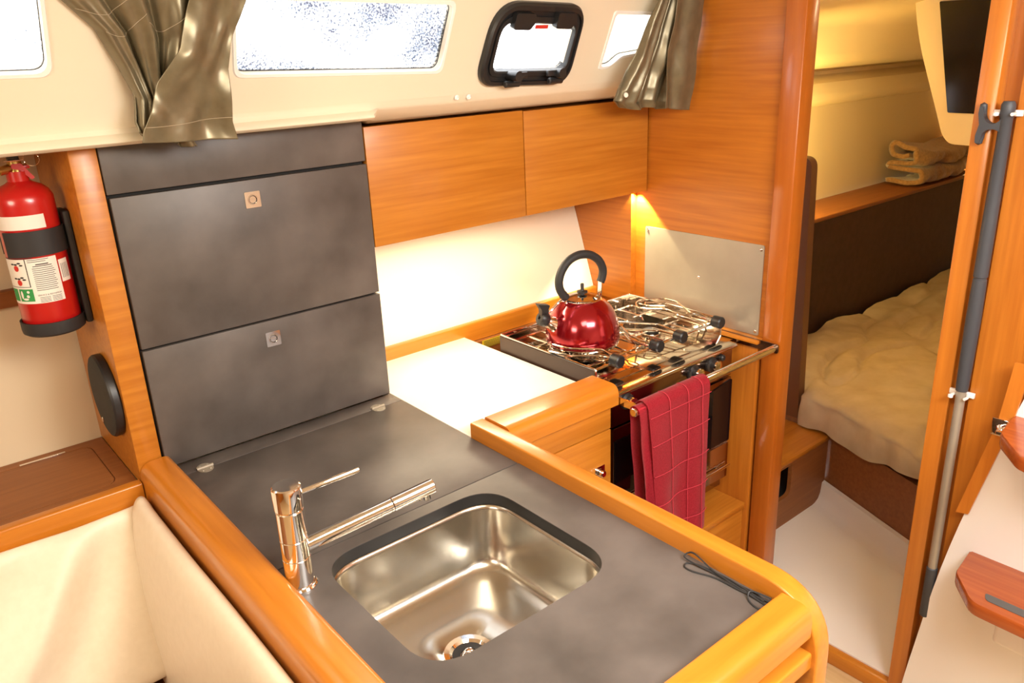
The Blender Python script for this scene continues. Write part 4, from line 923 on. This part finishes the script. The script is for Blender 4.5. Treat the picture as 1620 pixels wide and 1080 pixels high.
def quilt():
    bm = B(); nu, nv = 130, 110
    def front(v):   # v 0 at the outboard side .. 1 inboard
        y = 0.17 - 1.40 * v
        if y > -0.15: return 2.250, y
        if y > -0.29: return 2.205 - (-0.15 - y) / 0.14 * 0.02, y
        return 2.185 - (-0.29 - y) * 0.405, y
    def fn(u, v):
        fx_, y = front(v)
        if u < 0.12:
            t = u / 0.12; bottom = 0.322 + 0.045 * max(0, min(1, (-0.30 - y) / 0.4)) + 0.007 * math.sin(y * 17)
            if y > -0.10: bottom = 0.44
            a = t * PI / 2; x = fx_ - 0.012 + 0.06 * (1 - math.cos(a)) - 0.010 * math.sin(t * PI); z = bottom + (0.455 - bottom) * math.sin(a)
            wgt = t
        else:
            t = (u - 0.12) / 0.88; x = fx_ + 0.048 + (4.62 - fx_ - 0.048) * t ** 1.6; z = 0.455 + 0.02 * math.sin(PI * min(1, t * 2)); wgt = 1
        p = Vector((x, y, z)); n1 = noise.noise(p * 3.0); n2 = noise.noise(Vector((x * 4 + y * 2, y * 11 - x * 3, 2.0))); n3 = abs(noise.noise(Vector((x * 2.5 + y * 2, y * 5 - x * 2, 0.5))))
        z += wgt * (0.022 * n1 + 0.016 * n2 + 0.006 * noise.noise(p * 16) - 0.028 * max(0, 0.10 - n3) / 0.10)
        x -= (0.030 * n2 + 0.012 * n1 + 0.012 * noise.noise(Vector((y * 14, z * 5, 7.0)))) * max(0, 1 - u / 0.2)
        x = min(x, fx_ - 0.003) if u < 0.08 else x
        return (x, y, max(z, 0.338) if u >= 0.12 else z)
    grid(bm, nu, nv, fn); return obj('quilt', bm, quilt_m, None, 180)
tag(quilt(), 'crumpled beige quilt spread over the aft cabin berth', 'quilt')
def blanket():
    t = thing('blanket', 'folded brown fleece blanket lying on the ledge in the aft cabin', 'blanket', (3.95, 0.3, 0.967))
    # one continuous cloth folded back and forth, seen from its fold edges
    P = [(0.37, 0.985), (0.27, 0.985), (0.222, 0.992), (0.208, 1.020), (0.225, 1.048), (0.28, 1.050), (0.34, 1.048), (0.365, 1.060), (0.34, 1.078), (0.28, 1.080), (0.232, 1.086), (0.215, 1.112), (0.235, 1.140), (0.29, 1.150), (0.34, 1.168), (0.365, 1.150), (0.35, 1.120), (0.30, 1.112), (0.26, 1.115)]
    C = catmull([Vector((0, y, z)) for y, z in P], 5)
    bm = B()
    def fn(u, v):
        k = v * (len(C) - 1); i = min(int(k), len(C) - 2); p = C[i].lerp(C[i + 1], k - i)
        x = 3.78 + 0.70 * u; dz = -0.035 * math.sin(u * 3.0 - 0.3) * (p.z - 0.967) / 0.18
        e = 0.035 * noise.noise(Vector((x * 6, p.y * 8, p.z * 8))) + 0.012 * noise.noise(Vector((x * 16, p.y * 16, p.z * 20)))
        return (x + 0.03 * noise.noise(Vector((0, p.y * 9, p.z * 14))), p.y + e - 0.02 * math.sin(u * 5), max(0.9745, p.z + dz + e * 0.5))
    grid(bm, 40, len(C) - 1, fn); o = obj('folded_cloth', bm, blanket_m, t, 180); solid(o, 0.022, 0.0)
blanket()
# cockpit moulding with its dark hatch
cm = thing('cockpit_moulding', 'cream cockpit moulding hanging into the aft cabin with a dark window in it', 'moulding', (3.4, -0.4, 1.29))
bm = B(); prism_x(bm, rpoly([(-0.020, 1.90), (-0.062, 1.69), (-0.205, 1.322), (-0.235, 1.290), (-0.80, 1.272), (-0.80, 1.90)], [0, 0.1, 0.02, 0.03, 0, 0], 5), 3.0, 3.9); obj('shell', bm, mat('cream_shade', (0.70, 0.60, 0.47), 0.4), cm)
bm = B(); prism_x(bm, rpoly([(-0.130, 1.815), (-0.216, 1.409), (-0.62, 1.404), (-0.62, 1.815)], 0.006, 3), 2.994, 2.999); obj('dark_pane', bm, smoked, cm)
